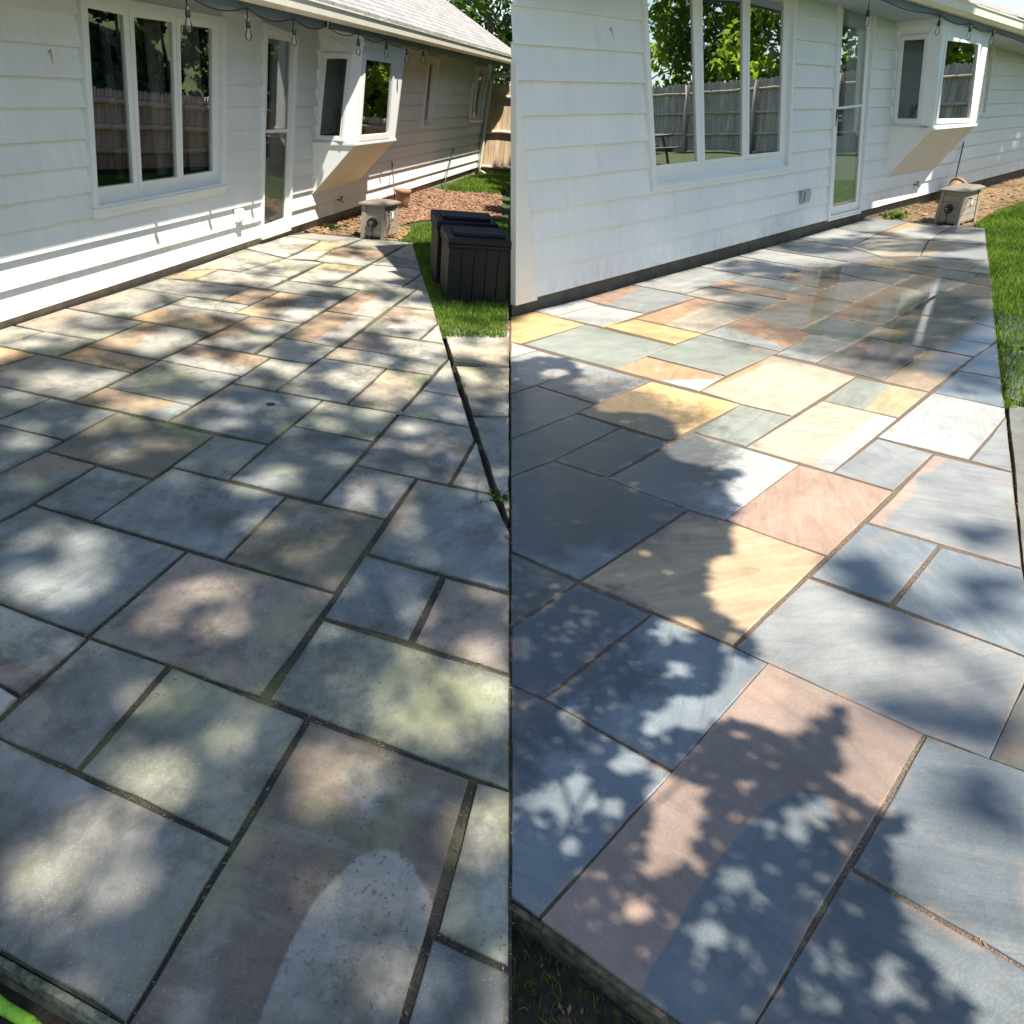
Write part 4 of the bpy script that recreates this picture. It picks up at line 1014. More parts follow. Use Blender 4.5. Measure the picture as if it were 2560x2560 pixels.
def door(parent, frame_q, glass_q, glass, hinge_side):
    d = parent
    inn = grow(frame_q, -0.028)
    MB_().ring(P3(frame_q, 0), P3(inn, 0), YN, -0.03, 0.056).build('door_frame', M_TRIM, d, bevel=0.003)
    s = MB_().ring(P3(grow(inn, -0.004), 0), P3(glass_q, 0), YN, -0.02, 0.018).build('storm_door', M_TRIM, d, bevel=0.003)
    MB_().poly(P3(glass_q, -0.004)[::-1]).build('pane', glass, s)
    a, b = bil(glass_q, 0, 0.475), bil(glass_q, 1, 0.475)
    MB_().box(a[0] + .002, b[0] - .002, -0.018, 0.0, min(a[1], b[1]) - .012, max(a[1], b[1]) + .012).build('mid_rail', M_TRIM, s)
    # push-button handle on a tall dark plate
    h = bil(frame_q, 0.115, 0.50)
    pl = MB_().box(h[0] - .014, h[0] + .014, -0.032, -0.016, h[1] - .11, h[1] + .08).build('handle', M_BLACK, d, bevel=0.004)
    MB_().tube([(h[0], -.03, h[1] + .01), (h[0], -.06, h[1] + .01), (h[0] + .10, -.066, h[1] + .005)], 0.009).build('lever', M_METAL, pl, smooth=True)
    # inner door behind the glass: stiles, glazing bars, lower panel
    gq = grow(glass_q, 0.01)
    interior(d, grow(frame_q, -0.03), 0.42)
    I = MB_()
    for t0, t1 in ((0.0, 0.03), (0.27, 0.285), (0.53, 0.545)):
        q = [bil(gq, 0, t0), bil(gq, .42, t0), bil(gq, .42, t1), bil(gq, 0, t1)]
        I.hexa(P3(q, 0.055), P3(q, 0.035))
    for s0, s1 in ((0.40, 1.0),):
        q = [bil(gq, s0, 0), bil(gq, s1, 0), bil(gq, s1, 1), bil(gq, s0, 1)]
        I.hexa(P3(q, 0.06), P3(q, 0.03))
    q = [bil(gq, 0, .62), bil(gq, 1, .62), bil(gq, 1, 1), bil(gq, 0, 1)]
    I.hexa(P3(q, 0.058), P3(q, 0.028))
    I.build('inner_door', M_TRIM, d)
    th = frame_q
    MB_().hexa([(th[3][0], -.055, th[3][1] - .03), (th[2][0], -.055, th[2][1] - .03), (th[2][0], .01, th[2][1] - .03), (th[3][0], .01, th[3][1] - .03)],
               [(th[3][0], -.055, th[3][1] - .006), (th[2][0], -.055, th[2][1] - .006), (th[2][0], .01, th[2][1] - .002), (th[3][0], .01, th[3][1] - .002)]).build('door_sill', M_TRIM, d, bevel=0.003)

def bay(parent, C0, C1, D0, D1, J0, J1, K1, JL, KL, off, front_pane, side_pane, glass, side_x, skirt=None):
    """box bay: C/D front corners (0 bottom, 1 top), J/K wall corners, JL/KL feet of the raked skirt; all (x,z)"""
    c0, c1, d0, d1 = [(p[0], -off, p[1]) for p in (C0, C1, D0, D1)]
    j0, j1, k1, jl, kl = [(p[0], -0.002, p[1]) for p in (J0, J1, K1, JL, KL)]
    k0 = (KL[0] + (K1[0] - KL[0]) * .4, -0.002, D0[1])
    fp = P3(front_pane, -off)
    # front
    so = P3(grow(front_pane, .055), -off)
    MB_().ring([c1, d1, d0, c0], so, YN, -0.03, 0.0).build('front_panel', M_TRIM, parent)
    MB_().ring([c1, d1, d0, c0], so, YN, -0.046, -0.034).build('shade_lining', M_ROOM, parent)  # added black sheet that stands in for shade inside the bay
    s = MB_().ring(so, fp, YN, -0.035, 0.010).build('sash', M_TRIM, parent, bevel=0.003)
    MB_().poly([(p[0], p[1] + 0.012, p[2]) for p in fp][::-1]).build('pane', glass, s)
    # left side with its casement
    sp = [(side_x(z), y, z) for y, z in side_pane]
    n = (Vector(c0) - Vector(j0)).cross(Vector(j1) - Vector(j0)).normalized()
    if n.x > 0: n = -n
    cy = sum(p[1] for p in sp) / 4; cz = sum(p[2] for p in sp) / 4
    def pad(a):
        r = []
        for (x, y, z), sg in zip(sp, ((1, 1), (-1, 1), (-1, -1), (1, -1))):
            zz = z + sg[1] * a
            r.append((side_x(zz), max(-off + .01, min(-.008, y + sg[0] * a)), zz))
        return r
    so2 = pad(.05)
    MB_().ring([j1, c1, c0, j0], so2, n, -0.03, 0.0).build('side_panel', M_TRIM, parent)
    MB_().ring([j1, c1, c0, j0], so2, n, -0.046, -0.034).build('shade_lining', M_ROOM, parent)
    s = MB_().ring(so2, pad(.022), n, -0.03, 0.016).build('casement_frame', M_TRIM, parent, bevel=0.003)
    s = MB_().ring(pad(.022), sp, n, -0.03, 0.008).build('sash', M_TRIM, parent, bevel=0.003)
    MB_().poly([Vector(p) - n * 0.012 for p in sp]).build('pane', M_GLASS_S, s)
    # far side, top, raked skirt
    MB_().poly([(p[0] - .034, p[1], p[2]) for p in (d0, d1, k1, k0)]).build('shade_lining', M_ROOM, parent)
    MB_().hexa([d0, d1, k1, k0], [(p[0] - .03, p[1], p[2]) for p in (d0, d1, k1, k0)]).build('side_panel', M_TRIM, parent)
    sk = MB_().poly([c0, d0, kl, jl]).poly([(p[0], p[1] + .03, p[2] + .01) for p in (jl, kl, d0, c0)]).build('raked_skirt', skirt or M_CREAM, parent)
    MB_().poly([j0, c0, jl]).build('skirt_side', M_TRIM, parent)
    MB_().poly([d0, k0, kl]).build('skirt_side', M_TRIM, parent)
    # trim ledge round the bottom and head board round the top
    def belt(z0, z1, e, name):
        a0, b0 = (c0, d0) if name == 'bottom_ledge' else (c1, d1)
        jj, kk = (j0, k0) if name == 'bottom_ledge' else (j1, k1)
        B = MB_()
        lo = [(jj[0] - e, -.004, jj[2] + z0), (a0[0] - e, -off - e, a0[2] + z0), (b0[0] + e, -off - e, b0[2] + z0), (kk[0] + e, -.004, kk[2] + z0)]
        hi = [(p[0], p[1], p[2] + z1 - z0) for p in lo]
        B.hexa(lo, hi)
        return B.build(name, M_TRIM, parent, bevel=0.003)
    belt(-0.012, 0.016, 0.014, 'bottom_ledge')
    belt(-0.10, 0.02, 0.012, 'head_board')
    # dim interior with a plant on the window shelf
    I = MB_()
    y0 = 0.35
    lx, rx, zb, zt = max(j1[0], j0[0], side_x(cz)) + .05, min(d1[0], d0[0]) - .05, max(c0[2], d0[2]) + .02, min(c1[2], d1[2]) - .12
    I.poly([(lx, y0, zb), (rx, y0, zb), (rx, y0, zt), (lx, y0, zt)])
    I.poly([(lx - .3, 0.2, zb), (lx - .3, y0, zb), (lx - .3, y0, zt), (lx - .3, 0.2, zt)])
    I.poly([(lx, -off + .05, zb), (rx, -off + .05, zb), (rx, y0, zb), (lx, y0, zb)])
    I.poly([(lx, -off + .05, zt), (rx, -off + .05, zt), (rx, y0, zt), (lx, y0, zt)])
    I.build('room_recess', M_ROOM, parent)
    for px, py, hh in ((lerp(lx, rx, .18), -off + .14, .26), (lerp(lx, rx, .05), -off + .30, .30)):
        L = MB_()
        for k in range(16):
            a = random.uniform(0, 6.28); r = random.uniform(.05, .15); h = hh * random.uniform(.5, 1)
            b = Vector((px, py, zb + .05)); t = b + Vector((r * math.cos(a), r * .5 * math.sin(a), h)); w = Vector((-math.sin(a), math.cos(a), 0)) * .016
            m = b + (t - b) * .55 + Vector((0, 0, .05))
            L.poly([b - w * .4, b + w * .4, m + w, m - w]); L.poly([m - w, m + w, t])
        L.build('house_plant', M_LEAF, parent)

def eave(house, x0, x1, zf, over, roof_depth, pitch, gut_mat, cut0=None):
    """soffit, fascia, gutter and roof slope; zf(x) = underside height"""
    B = MB_().hexa([(x0, -over + .02, zf(x0) + .02), (x1, -over + .02, zf(x1) + .02), (x1, .02, zf(x1) + .02), (x0 + (cut0 or 0) * 0, .02, zf(x0) + .02)],
                   [(x0, -over + .02, zf(x0) + .035), (x1, -over + .02, zf(x1) + .035), (x1, .02, zf(x1) + .035), (x0, .02, zf(x0) + .035)])
    B.build('soffit', M_SOFFIT, house)
    MB_().hexa([(x0, -over, zf(x0)), (x1, -over, zf(x1)), (x1, -over + .02, zf(x1)), (x0, -over + .02, zf(x0))],
               [(x0, -over, zf(x0) + .15), (x1, -over, zf(x1) + .15), (x1, -over + .02, zf(x1) + .15), (x0, -over + .02, zf(x0) + .15)]).build('fascia', M_SLATE, house)
    prof = [(-.002, .055), (-.05, .055), (-.095, .09), (-.10, .165), (-.112, .172), (-.112, .18), (-.09, .18), (-.085, .10), (-.045, .07), (-.012, .07), (-.012, .175), (-.002, .175)]
    MB_().hexa([(x0, -over + y, zf(x0) + z) for y, z in prof], [(x1, -over + y, zf(x1) + z) for y, z in prof]).build('gutter', gut_mat, house)
    y0, y1 = -over - .03, roof_depth
    za0, za1 = zf(x0) + .19, zf(x1) + .19
    s0 = (cut0 or 0) * roof_depth
    lo = [(x0, y0, za0), (x1 + .15, y0, za1), (x1 + .15, y1, za1 + pitch * (y1 - y0)), (x0 + s0, y1, za0 + pitch * (y1 - y0))]
    MB_().hexa(lo, [(p[0], p[1], p[2] + .03) for p in lo]).build('roof_slope', M_ROOF, house)

def string_lights(matrix, bulbs, y, zf, x0, x1, label):
    s = empty('string_lights', at(matrix, bulbs[0][0], y, zf(bulbs[0][0])), label, 'string lights')
    ox, oz = bulbs[0][0], zf(bulbs[0][0])
    xs_ = [x0] + [b[0] for b in bulbs] + [x1]
    pts = []
    for a, b in zip(xs_[:-1], xs_[1:]):
        for k in range(8):
            t = k / 8
            x = lerp(a, b, t)
            pts.append((x - ox, 0.012, zf(x) - oz + 0.03 - 0.05 * math.sin(math.pi * t)))
    MB_().tube(pts, 0.005, 6).build('cord', M_BLACK, s, smooth=True)
    for bx, bz in bulbs:
        x, z = bx - ox, bz - oz
        top = zf(bx) - oz + .03
        k = MB_().tube([(x, 0.012, top), (x, .006, z + .075)], 0.005, 6).lathe((x, 0.004, z), [(.004, .085), (.012, .08), (.016, .06), (.018, .03), (.016, .022), (.006, .02)][::-1], 12).build('socket', M_BLACK, s, smooth=True)
        MB_().lathe((x, .004, z - .055), [(.004, -.012), (.016, -.006), (.024, .012), (.025, .03), (.019, .055), (.012, .072), (.011, .078)], 14).build('bulb', M_BULB, k, smooth=True)
    return s

def small_fittings(matrix, house_label, outlet, faucet, hook, clips, mat):
    q = outlet
    cx, cz = sum(p[0] for p in q) / 4, sum(p[1] for p in q) / 4
    o = empty('outdoor_outlet', at(matrix, cx, -.02, cz), house_label[0], 'outlet')
    w, h = abs(q[1][0] - q[0][0]) * .42, abs(q[0][1] - q[3][1]) * .5
    MB_().box(-w, w, -.05, 0, -h, h).build('box_cover', mat, o, bevel=.012)
    MB_().box(-w * .7, w * .7, -.075, -.05, -h * .75, h * .85).build('lid', mat, o, bevel=.012)
    fx, fz = faucet
    f = empty('garden_tap', at(matrix, fx, -.02, fz), house_label[1], 'tap')
    MB_().tube([(0, .02, 0), (0, -.05, 0), (.0, -.075, -.03)], [.012, .013, .011], 10).build('spout', M_METAL, f, smooth=True)
    MB_().tube([(0, -.035, 0), (.012, -.04, .035)], .006, 8).lathe((.012, -.04, .035), [(.02, 0), (.022, .004), (.02, .008)], 10).build('handwheel', M_BLACK, f, smooth=True)
    (ax, az), (bx, bz) = hook
    hk = MB_().tube([(0, -.02, 0), (.012, -.03, .02), (.02, -.022, 0), (bx - ax, -.026, bz - az), (bx - ax - .012, -.022, bz - az + .04)], .0035, 6).build('wall_hook', M_METAL, None, at(matrix, ax, 0, az), smooth=True)
    tag(hk, house_label[2], 'hook')
    for k, (x, z) in enumerate(clips):
        c = MB_().box(-.006, .006, -.045, -.018, -.03, .03).tube([(0, -.045, .02), (.05, -.05, .03 - .05 * k)], .002, 5).build('wall_clip', M_BLACK, None, at(matrix, x, 0, z))
        tag(c, house_label[3 + k], 'clip')

# ---- house A
hA = empty('white_house', HA, 'white shingled house with triple window, glass door and lit lower wall on the left', 'house')
zA = [0.07, 0.25, 0.43, 0.60, 0.77, 0.944, 1.118, 1.315, 1.492, 1.674, 1.858, 2.045, 2.2]
def mkz(z, k):
    return (lambda x: z + (0.005 * (x - 5.5) if k == 0 else 0.0018 * (x - 6)))
zkA = [mkz(z, k) for k, z in enumerate(zA)]
bayA_open = [(8.775, 2.2), (10.26, 2.2), (10.115, .40), (8.66, .36)]
zfA = lambda x: 2.068
opA = [Q['A_win'], Q['A_door'], bayA_open, Q['A_w1'], Q['A_w2']]
siding(hA, zkA, lambda z: -2.0, lambda z: 16.86, opA[:2] + opA[3:], 1.7, lambda x: 2.10, 3, 0.1)
w = MB_().box(-2.05, 16.88, .0, .30, -.12, .13).build('foundation', M_FOUND, hA)
def win_part(house, name='window'):
    o = bpy.data.objects.new(name, None); COL.objects.link(o); o.parent = house
    return o
wA = win_part(hA); window(wA, Q['A_win'], Q['A_panes'], M_GLASS)
p3 = Q['A_panes'][2]; curtain(wA, p3[3][0] + .28, p3[2][0] + .06, .78, 1.9, .10)
p2 = Q['A_panes'][1]; curtain(wA, p2[3][0] + .36, p2[2][0] + .08, .78, 1.9, .10)
p1 = Q['A_panes'][0]; curtain(wA, p1[3][0] + .46, p1[2][0] + .06, .78, 1.9, .12)
dA = win_part(hA, 'door'); door(dA, Q['A_door'], Q['A_doorglass'], M_GLASS_DA, 'R')
wA1 = win_part(hA); window(wA1, Q['A_w1'], [Q['A_w1g']], M_GLASS, .03, .4, False, .03)
wA2 = win_part(hA); window(wA2, Q['A_w2'], Q['A_w2g'], M_GLASS, .05, .4, False, .035)
bA = win_part(hA, 'bay_window')
bay(bA, (8.745, 1.0), (8.865, 2.075), (10.093, .998), (10.285, 2.075), (8.642, .925), (8.775, 2.075), (10.27, 2.075), (8.638, .357), (10.115, .40), .50,
    Q['A_baypane'], Q['A_baysidepane'], M_GLASS, lambda z: lerp(8.70, 8.82, (z - 1.0) / 1.05))
eave(hA, -2.3, 17.25, zfA, .58, 3.4, .42, M_GUTTER)
MB_().hexa([(16.86, -.03, -.02), (17.0, -.03, -.02), (17.0, .02, -.02), (16.86, .02, -.02)], [(16.94, -.03, 2.1), (17.08, -.03, 2.1), (17.08, .02, 2.1), (16.94, .02, 2.1)]).build('corner_board', M_TRIM, hA)
MB_().box(17.0, 17.05, .0, 3.4, -.1, 2.2).build('end_wall', M_PAINT, hA)
MB_().box(-2.05, -2.0, .0, 3.4, -.1, 2.2).build('end_wall', M_PAINT, hA)
MB_().tube([(17.25, -.62, 2.16), (17.22, -.60, 2.02), (17.02, -.10, 1.86), (16.99, -.07, 1.75), (16.82, -.07, .14), (16.80, -.10, .05), (16.86, -.26, .0)], .045, 10).build('downspout', M_GUTTER, hA, smooth=True)
small_fittings(HA, ['white weatherproof outlet box on the sunlit lower wall', 'dark garden tap below the bay window of the left house', 'small bent wire hook on the shaded wall left of the triple window',
               'upper black clip beside the triple window of the left house', 'lower black clip beside the triple window of the left house'], Q['A_outlet'], Q['A_faucet'][0], Q['A_hook'], Q['A_clips'], M_TRIM)
string_lights(HA, Q['A_bulbs'], -.62, lambda x: 2.055, 3.6, 15.6, 'black string lights with clear bulbs under the left eave')

# ---- house B
hB = empty('white_house', HB, 'white shingled house in tree shade on the right', 'house')
def zB(k):
    n = [(3.9, .122 + .254 * k), (9.1, .13 + .2135 * k), (14.0, .123 + .181 * k), (17.0, .123 + .160 * k)]
    def f(x):
        for (xa, za), (xb, zb) in zip(n[:-1], n[1:]):
            if x <= xb: return lerp(za, zb, (x - xa) / (xb - xa))
        return n[-1][1]
    return f
zfB = lambda x: min(2.60, 2.245 - .106 * (x - 10.3))
zkB = [zB(k) for k in range(13)]
opB = [Q['B_win'], Q['B_door'], Q['B_w1']]
siding(hB, zkB, lambda z: max(4.355 - .065 * (z - .1), 4.10 + .083 * z), lambda z: 16.0, opB, 0.85, lambda x: zfB(x) + .04, 9, -0.14)
MB_().hexa([(4.10, .03, -.14), (16, .03, -.14), (16, .3, -.14), (4.34, .3, -.14)], [(4.12, .03, .14), (16, .03, .14), (16, .3, .14), (4.36, .3, .14)]).build('foundation', M_FOUND_B, hB)
cb_ = [(4.255, 2.02), (4.262, 2.02), (4.362, .100), (4.095, .100)]
MB_().hexa(P3(cb_, .02), P3(cb_, -.055)).build('corner_board', M_CREAM, hB, bevel=.003)
wB = win_part(hB); window(wB, Q['B_win'], Q['B_panes'], M_GLASS_B)
p3 = Q['B_panes'][2]; curtain(wB, p3[3][0] + .36, p3[2][0] - .02, 1.04, 2.5, .10)
dB = win_part(hB, 'door'); door(dB, Q['B_door'], Q['B_doorglass'], M_GLASS_DB, 'R')
wB1 = win_part(hB); window(wB1, Q['B_w1'], [grow(Q['B_w1'], -.05)], M_GLASS_B, .03, .4, False, .02)
bB = win_part(hB, 'bay_window')
bay(bB, (10.69, 1.075), (10.40, 2.29), (11.985, 1.03), (11.755, 2.16), (10.59, 1.10), (10.335, 2.30), (11.95, 2.15), (10.732, .47), (12.158, .437), .53,
    Q['B_baypane'], [(-.10, 2.07), (-.348, 2.06), (-.345, 1.2), (-.093, 1.21)], M_GLASS_B, lambda z: lerp(10.65, 10.37, (z - 1.07) / 1.2), M_SKIRT_B)
eave(hB, 4.32, 8.0, zfB, .58, .8, .3, M_GUTTER, 0.77)
eave(hB, 8.0, 16.2, zfB, .58, 1.2, .42, M_GUTTER)
small_fittings(HB, ['grey weatherproof outlet box beside the glass door of the right house', 'dark garden tap below the bay window of the right house', 'pair of bent wires hooked on the wall left of the right triple window',
               'upper black clip beside the triple window of the right house', 'lower black clip beside the triple window of the right house'], Q['B_outlet'], Q['B_faucet'][0], Q['B_hook'], Q['B_clips'], simple('grey_cover', (0.42, 0.42, 0.40), .5, .05))
string_lights(HB, Q['B_bulbs'], -.62, lambda x: zfB(x) - .01, 4.4, 15.0, 'black string lights with clear bulbs under the right eave')

# ---------------------------------------------------------------- garden objects
def reel_box(matrix, P0, P1, P2, h, label):
    """hose reel cabinet: four corner posts, slatted panels, overhanging lid, hose hub, crank"""
    p0, p1, p2 = Vector(P0), Vector(P1), Vector(P2)
    ax = (p1 - p0); w = ax.length; ax.normalize()
    ay = (p2 - p1); dpt = ay.length; ay.normalize()
    o = empty('hose_reel_box', matrix @ Matrix.Translation((p0.x, p0.y, -.02)), label, 'hose reel')
    T = lambda x, y, z: (ax.x * x + ay.x * y, ax.y * x + ay.y * y, z)
    def tb(x0, x1, y0, y1, z0, z1, tp=0.0):
        B = MB_()
        a = [T(x0, y0, z0), T(x1, y0, z0), T(x1, y1, z0), T(x0, y1, z0)]
        cx, cy = w / 2, dpt / 2
        s = 1 - tp
        b = [T(cx + (x - cx) * s, cy + (y - cy) * s, z1) for x, y in ((x0, y0), (x1, y0), (x1, y1), (x0, y1))]
        return B.hexa(a, b)
    tp = .10
    tb(.02, w - .02, .02, dpt - .02, .03, h * .98, tp).build('body', M_TAUPE, o, bevel=.004)
    for x0, x1, y0, y1 in ((0, .055, 0, .055), (w - .055, w, 0, .055), (w - .055, w, dpt - .055, dpt), (0, .055, dpt - .055, dpt)):
        tb(x0, x1, y0, y1, 0, h, tp).build('corner_post', M_TAUPE, o, bevel=.006)
    for k in range(4):
        z = lerp(.05, h * .9, k / 4); z1 = lerp(.05, h * .9, (k + 1) / 4) - .006
        q = 1 - tp * (z / h)
        xa, xb = w / 2 - (w / 2 - .05) * q, w / 2 + (w / 2 - .05) * q
        ya = dpt / 2 - (dpt / 2 - .012) * q
        MB_().hexa([T(xa, ya - .002, z), T(xb, ya - .002, z), T(xb, ya + .02, z), T(xa, ya + .02, z)], [T(xa, ya + .002, z1), T(xb, ya + .002, z1), T(xb, ya + .02, z1), T(xa, ya + .02, z1)]).build('front_slat', M_TAUPE, o, bevel=.002)
        xc = w / 2 + (w / 2 - .012) * q
        MB_().hexa([T(xc, .05, z), T(xc + .002, dpt - .05, z), T(xc - .02, dpt - .05, z), T(xc - .02, .05, z)], [T(xc - .004, .05, z1), T(xc - .004, dpt - .05, z1), T(xc - .02, dpt - .05, z1), T(xc - .02, .05, z1)]).build('side_slat', M_TAUPE, o, bevel=.002)
    e = .035
    B = MB_().hexa([T(-e + .02, -e + .02, h), T(w + e - .02, -e + .02, h), T(w + e - .02, dpt + e - .02, h), T(-e + .02, dpt + e - .02, h)],
                   [T(-e + .02, -e + .02, h + .022), T(w + e - .02, -e + .02, h + .022), T(w + e - .02, dpt + e - .02, h + .022), T(-e + .02, dpt + e - .02, h + .022)])
    B.hexa([T(-e + .022, -e + .022, h + .0225), T(w + e - .022, -e + .022, h + .0225), T(w + e - .022, dpt + e - .022, h + .0225), T(-e + .022, dpt + e - .022, h + .0225)],
           [T(.04, .04, h + .045), T(w - .04, .04, h + .045), T(w - .04, dpt - .04, h + .045), T(.04, dpt - .04, h + .045)])
    B.build('lid', M_TAUPE_D, o, bevel=.004)
    hz = h * .5
    c = T(w * .48, 0, hz)
    nv = Vector(T(0, -1, 0)); tv = Vector(T(1, 0, 0))
    def disc(r, y0, y1, seg=20):
        B = MB_()
        ra = [tuple(Vector(c) + nv * y0 + tv * (r * math.cos(a)) + Vector((0, 0, r * math.sin(a)))) for a in [2 * math.pi * s / seg for s in range(seg)]]
        rb = [tuple(Vector(c) + nv * y1 + tv * (r * .92 * math.cos(a)) + Vector((0, 0, r * .92 * math.sin(a)))) for a in [2 * math.pi * s / seg for s in range(seg)]]
        return B.hexa(ra, rb)
    hub = disc(.058, -.02, .012).build('hose_hub', M_BLACK, o)
    disc(.022, .0125, .04).build('coupling', M_METAL, hub)
    cc = Vector(c) + nv * .03
    pts = [cc, cc + nv * .04 + Vector((0, 0, -.005)), cc + nv * .06 + tv * .05 + Vector((0, 0, -.06)), cc + nv * .05 + tv * .045 + Vector((0, 0, -.13)), cc + nv * .05 + tv * .0 + Vector((0, 0, -hz + .03)), cc + nv * .06 - tv * .04 + Vector((0, 0, -hz + .02))]
    MB_().tube(pts, .009, 8).build('hose', M_BLACK, o, smooth=True)
    s0 = Vector(T(w - .02, dpt * .35, h * .8))
    MB_().tube([s0, s0 + tv * .05, s0 + tv * .06 - nv * .0 + Vector((0, 0, -.02)), s0 + tv * .09 + nv * .10 + Vector((0, 0, -.08))], .009, 8).build('crank', M_METAL, o, smooth=True)
    return o
reel_box(MA, (8.501, 3.469), (8.597, 3.195), (8.958, 3.139), .385, 'taupe plastic hose reel box in full sun at the far end of the dry patio')
reel_box(MB, (10.472, 4.404), (10.363, 4.053), (10.886, 4.05), .40, 'taupe plastic hose reel box beside the far end of the washed patio')

def deck_box(P0, ax, ay, w, d, h, label, lab_cat='deck box'):
    ax = Vector(ax).normalized(); ay = Vector(ay).normalized()
    o = empty('deck_box', at(MA, P0[0], P0[1], -.02), label, lab_cat, 'black deck boxes on the lawn')
    T = lambda x, y, z: (ax.x * x + ay.x * y, ax.y * x + ay.y * y, z)
    def bx(x0, x1, y0, y1, z0, z1, e=0.0):
        return MB_().hexa([T(x0, y0, z0), T(x1, y0, z0), T(x1, y1, z0), T(x0, y1, z0)], [T(x0 - e, y0 - e, z1), T(x1 + e, y0 - e, z1), T(x1 + e, y1 + e, z1), T(x0 - e, y1 + e, z1)])
    bx(.012, w - .012, .012, d - .012, .0, h * .80, .01).build('body', M_BOX, o)
    n = max(3, round(w / .12))
    for k in range(n):
        bx(k * w / n + .004, (k + 1) * w / n - .004, -.004, .010, .02, h * .78, 0.0).build('front_board', M_BOX, o, bevel=.003)
    n = max(3, round(d / .12))
    for k in range(n):
        bx(-.004, .010, k * d / n + .004, (k + 1) * d / n - .004, .02, h * .78, 0.0).build('side_board', M_BOX, o, bevel=.003)
    bx(-.012, w + .012, -.012, d + .012, .0, .03).build('plinth', M_BOX, o, bevel=.003)
    bx(-.016, w + .016, -.016, d + .016, h * .80, h * .84).build('rim', M_BOX, o, bevel=.004)
    B = MB_()
    B.hexa([T(-.02, -.02, h * .845), T(w + .02, -.02, h * .845), T(w + .02, d + .02, h * .845), T(-.02, d + .02, h * .845)],
           [T(-.016, -.016, h * .93), T(w + .016, -.016, h * .93), T(w + .016, d + .016, h * .97), T(-.016, d + .016, h * .97)])
    l = B.build('lid', M_BOX, o, bevel=.012)
    bx(.05, w - .05, .05, d - .05, h * .93, h * .985).build('lid_panel', M_BOX, l, bevel=.01)
    return o
deck_box((6.352, 1.757), (.229, -.467), (.419, .196), .56, .44, .62, 'black deck box standing nearest the patio on the lawn')
deck_box((6.87, 2.02), (.229, -.467), (.419, .196), .56, .44, .66, 'black deck box standing behind the nearer one on the lawn')

pot = empty('clay_pot', at(MA, 11.1, 3.84, -.02), 'tipped terracotta pot by the foundation behind the sunny reel box', 'pot')
MB_().lathe((0, 0, 0), [(.06, 0), (.075, .02), (.10, .12), (.11, .20), (.115, .205), (.09, .205), (.08, .1)], 18).build('body', M_CLAY, pot, smooth=True)
MB_().lathe((0, 0, .215), [(.09, -.01), (.12, 0), (.125, .04), (.12, .045), (.09, .04)], 18).build('rim', M_CLAY, pot, smooth=True)
pot2 = empty('clay_pot', at(MB, 12.35, 5.05, -.02), 'fallen terracotta pot against the foundation of the right house', 'pot')
MB_().tube([(0, 0, .10), (.16, -.03, .20)], [.10, .13], 16).build('body', M_CLAY, pot2, smooth=True)
MB_().tube([(.155, -.03, .197), (.19, -.036, .217)], [.14, .14], 16).build('rim', M_CLAY, pot2, smooth=True)

def rod(matrix_g, gpt, matrix_h, hpt, label):
    a = matrix_g @ Vector((gpt[0], gpt[1], -.02)); b = matrix_h @ Vector((hpt[0], -.03, hpt[1]))
    o = MB_().tube([(0, 0, 0), (b - a) * .5, b - a], .009, 8).build('garden_stake', simple('blue_black_stake', (.03, .04, .07), .5), None, Matrix.Translation(a), smooth=True)
    tag(o, label, 'garden stake')
rod(MA, (11.0, 3.92), HA, (11.35, .571), 'thin dark stake leaning on the wall behind the sunny reel box')
rod(MA, (13.6, 3.95), HA, (14.75, .588), 'thin dark stake leaning on the lit wall near the far windows')
rod(MB, (12.2, 4.95), HB, (12.95, .75), 'dark stake leaning behind the reel box of the right house')

hs = MB_().tube([(.585, 1.14, -.045), (.560, 1.05, -.05), (.548, .975, -.05), (.525, .90, -.06), (.49, .85, -.07), (.42, .80, -.085), (.3, .8, -.09)], .013, 14).build('garden_hose', M_LIME, None, MA, smooth=True)
tag(hs, 'lime green hose lying in the near corner beyond the patio edge', 'hose')

for px, py, mat, lab in ((1, 0, M_BLACK, 'small dark round cap set in a joint mid patio'), (0, 1, M_METAL, 'small shiny round cap in a joint near the patio edge')):
    gx, gy = ((3.575, 2.02) if px else (3.78, 1.30))
    d = MB_().lathe((0, 0, 0), [(.026, 0), (.026, .003), (.018, .0045), (.010, .0045)], 16).build('drain_cap', mat, None, at(MA, gx, gy, .001))
    tag(d, lab, 'drain cap')

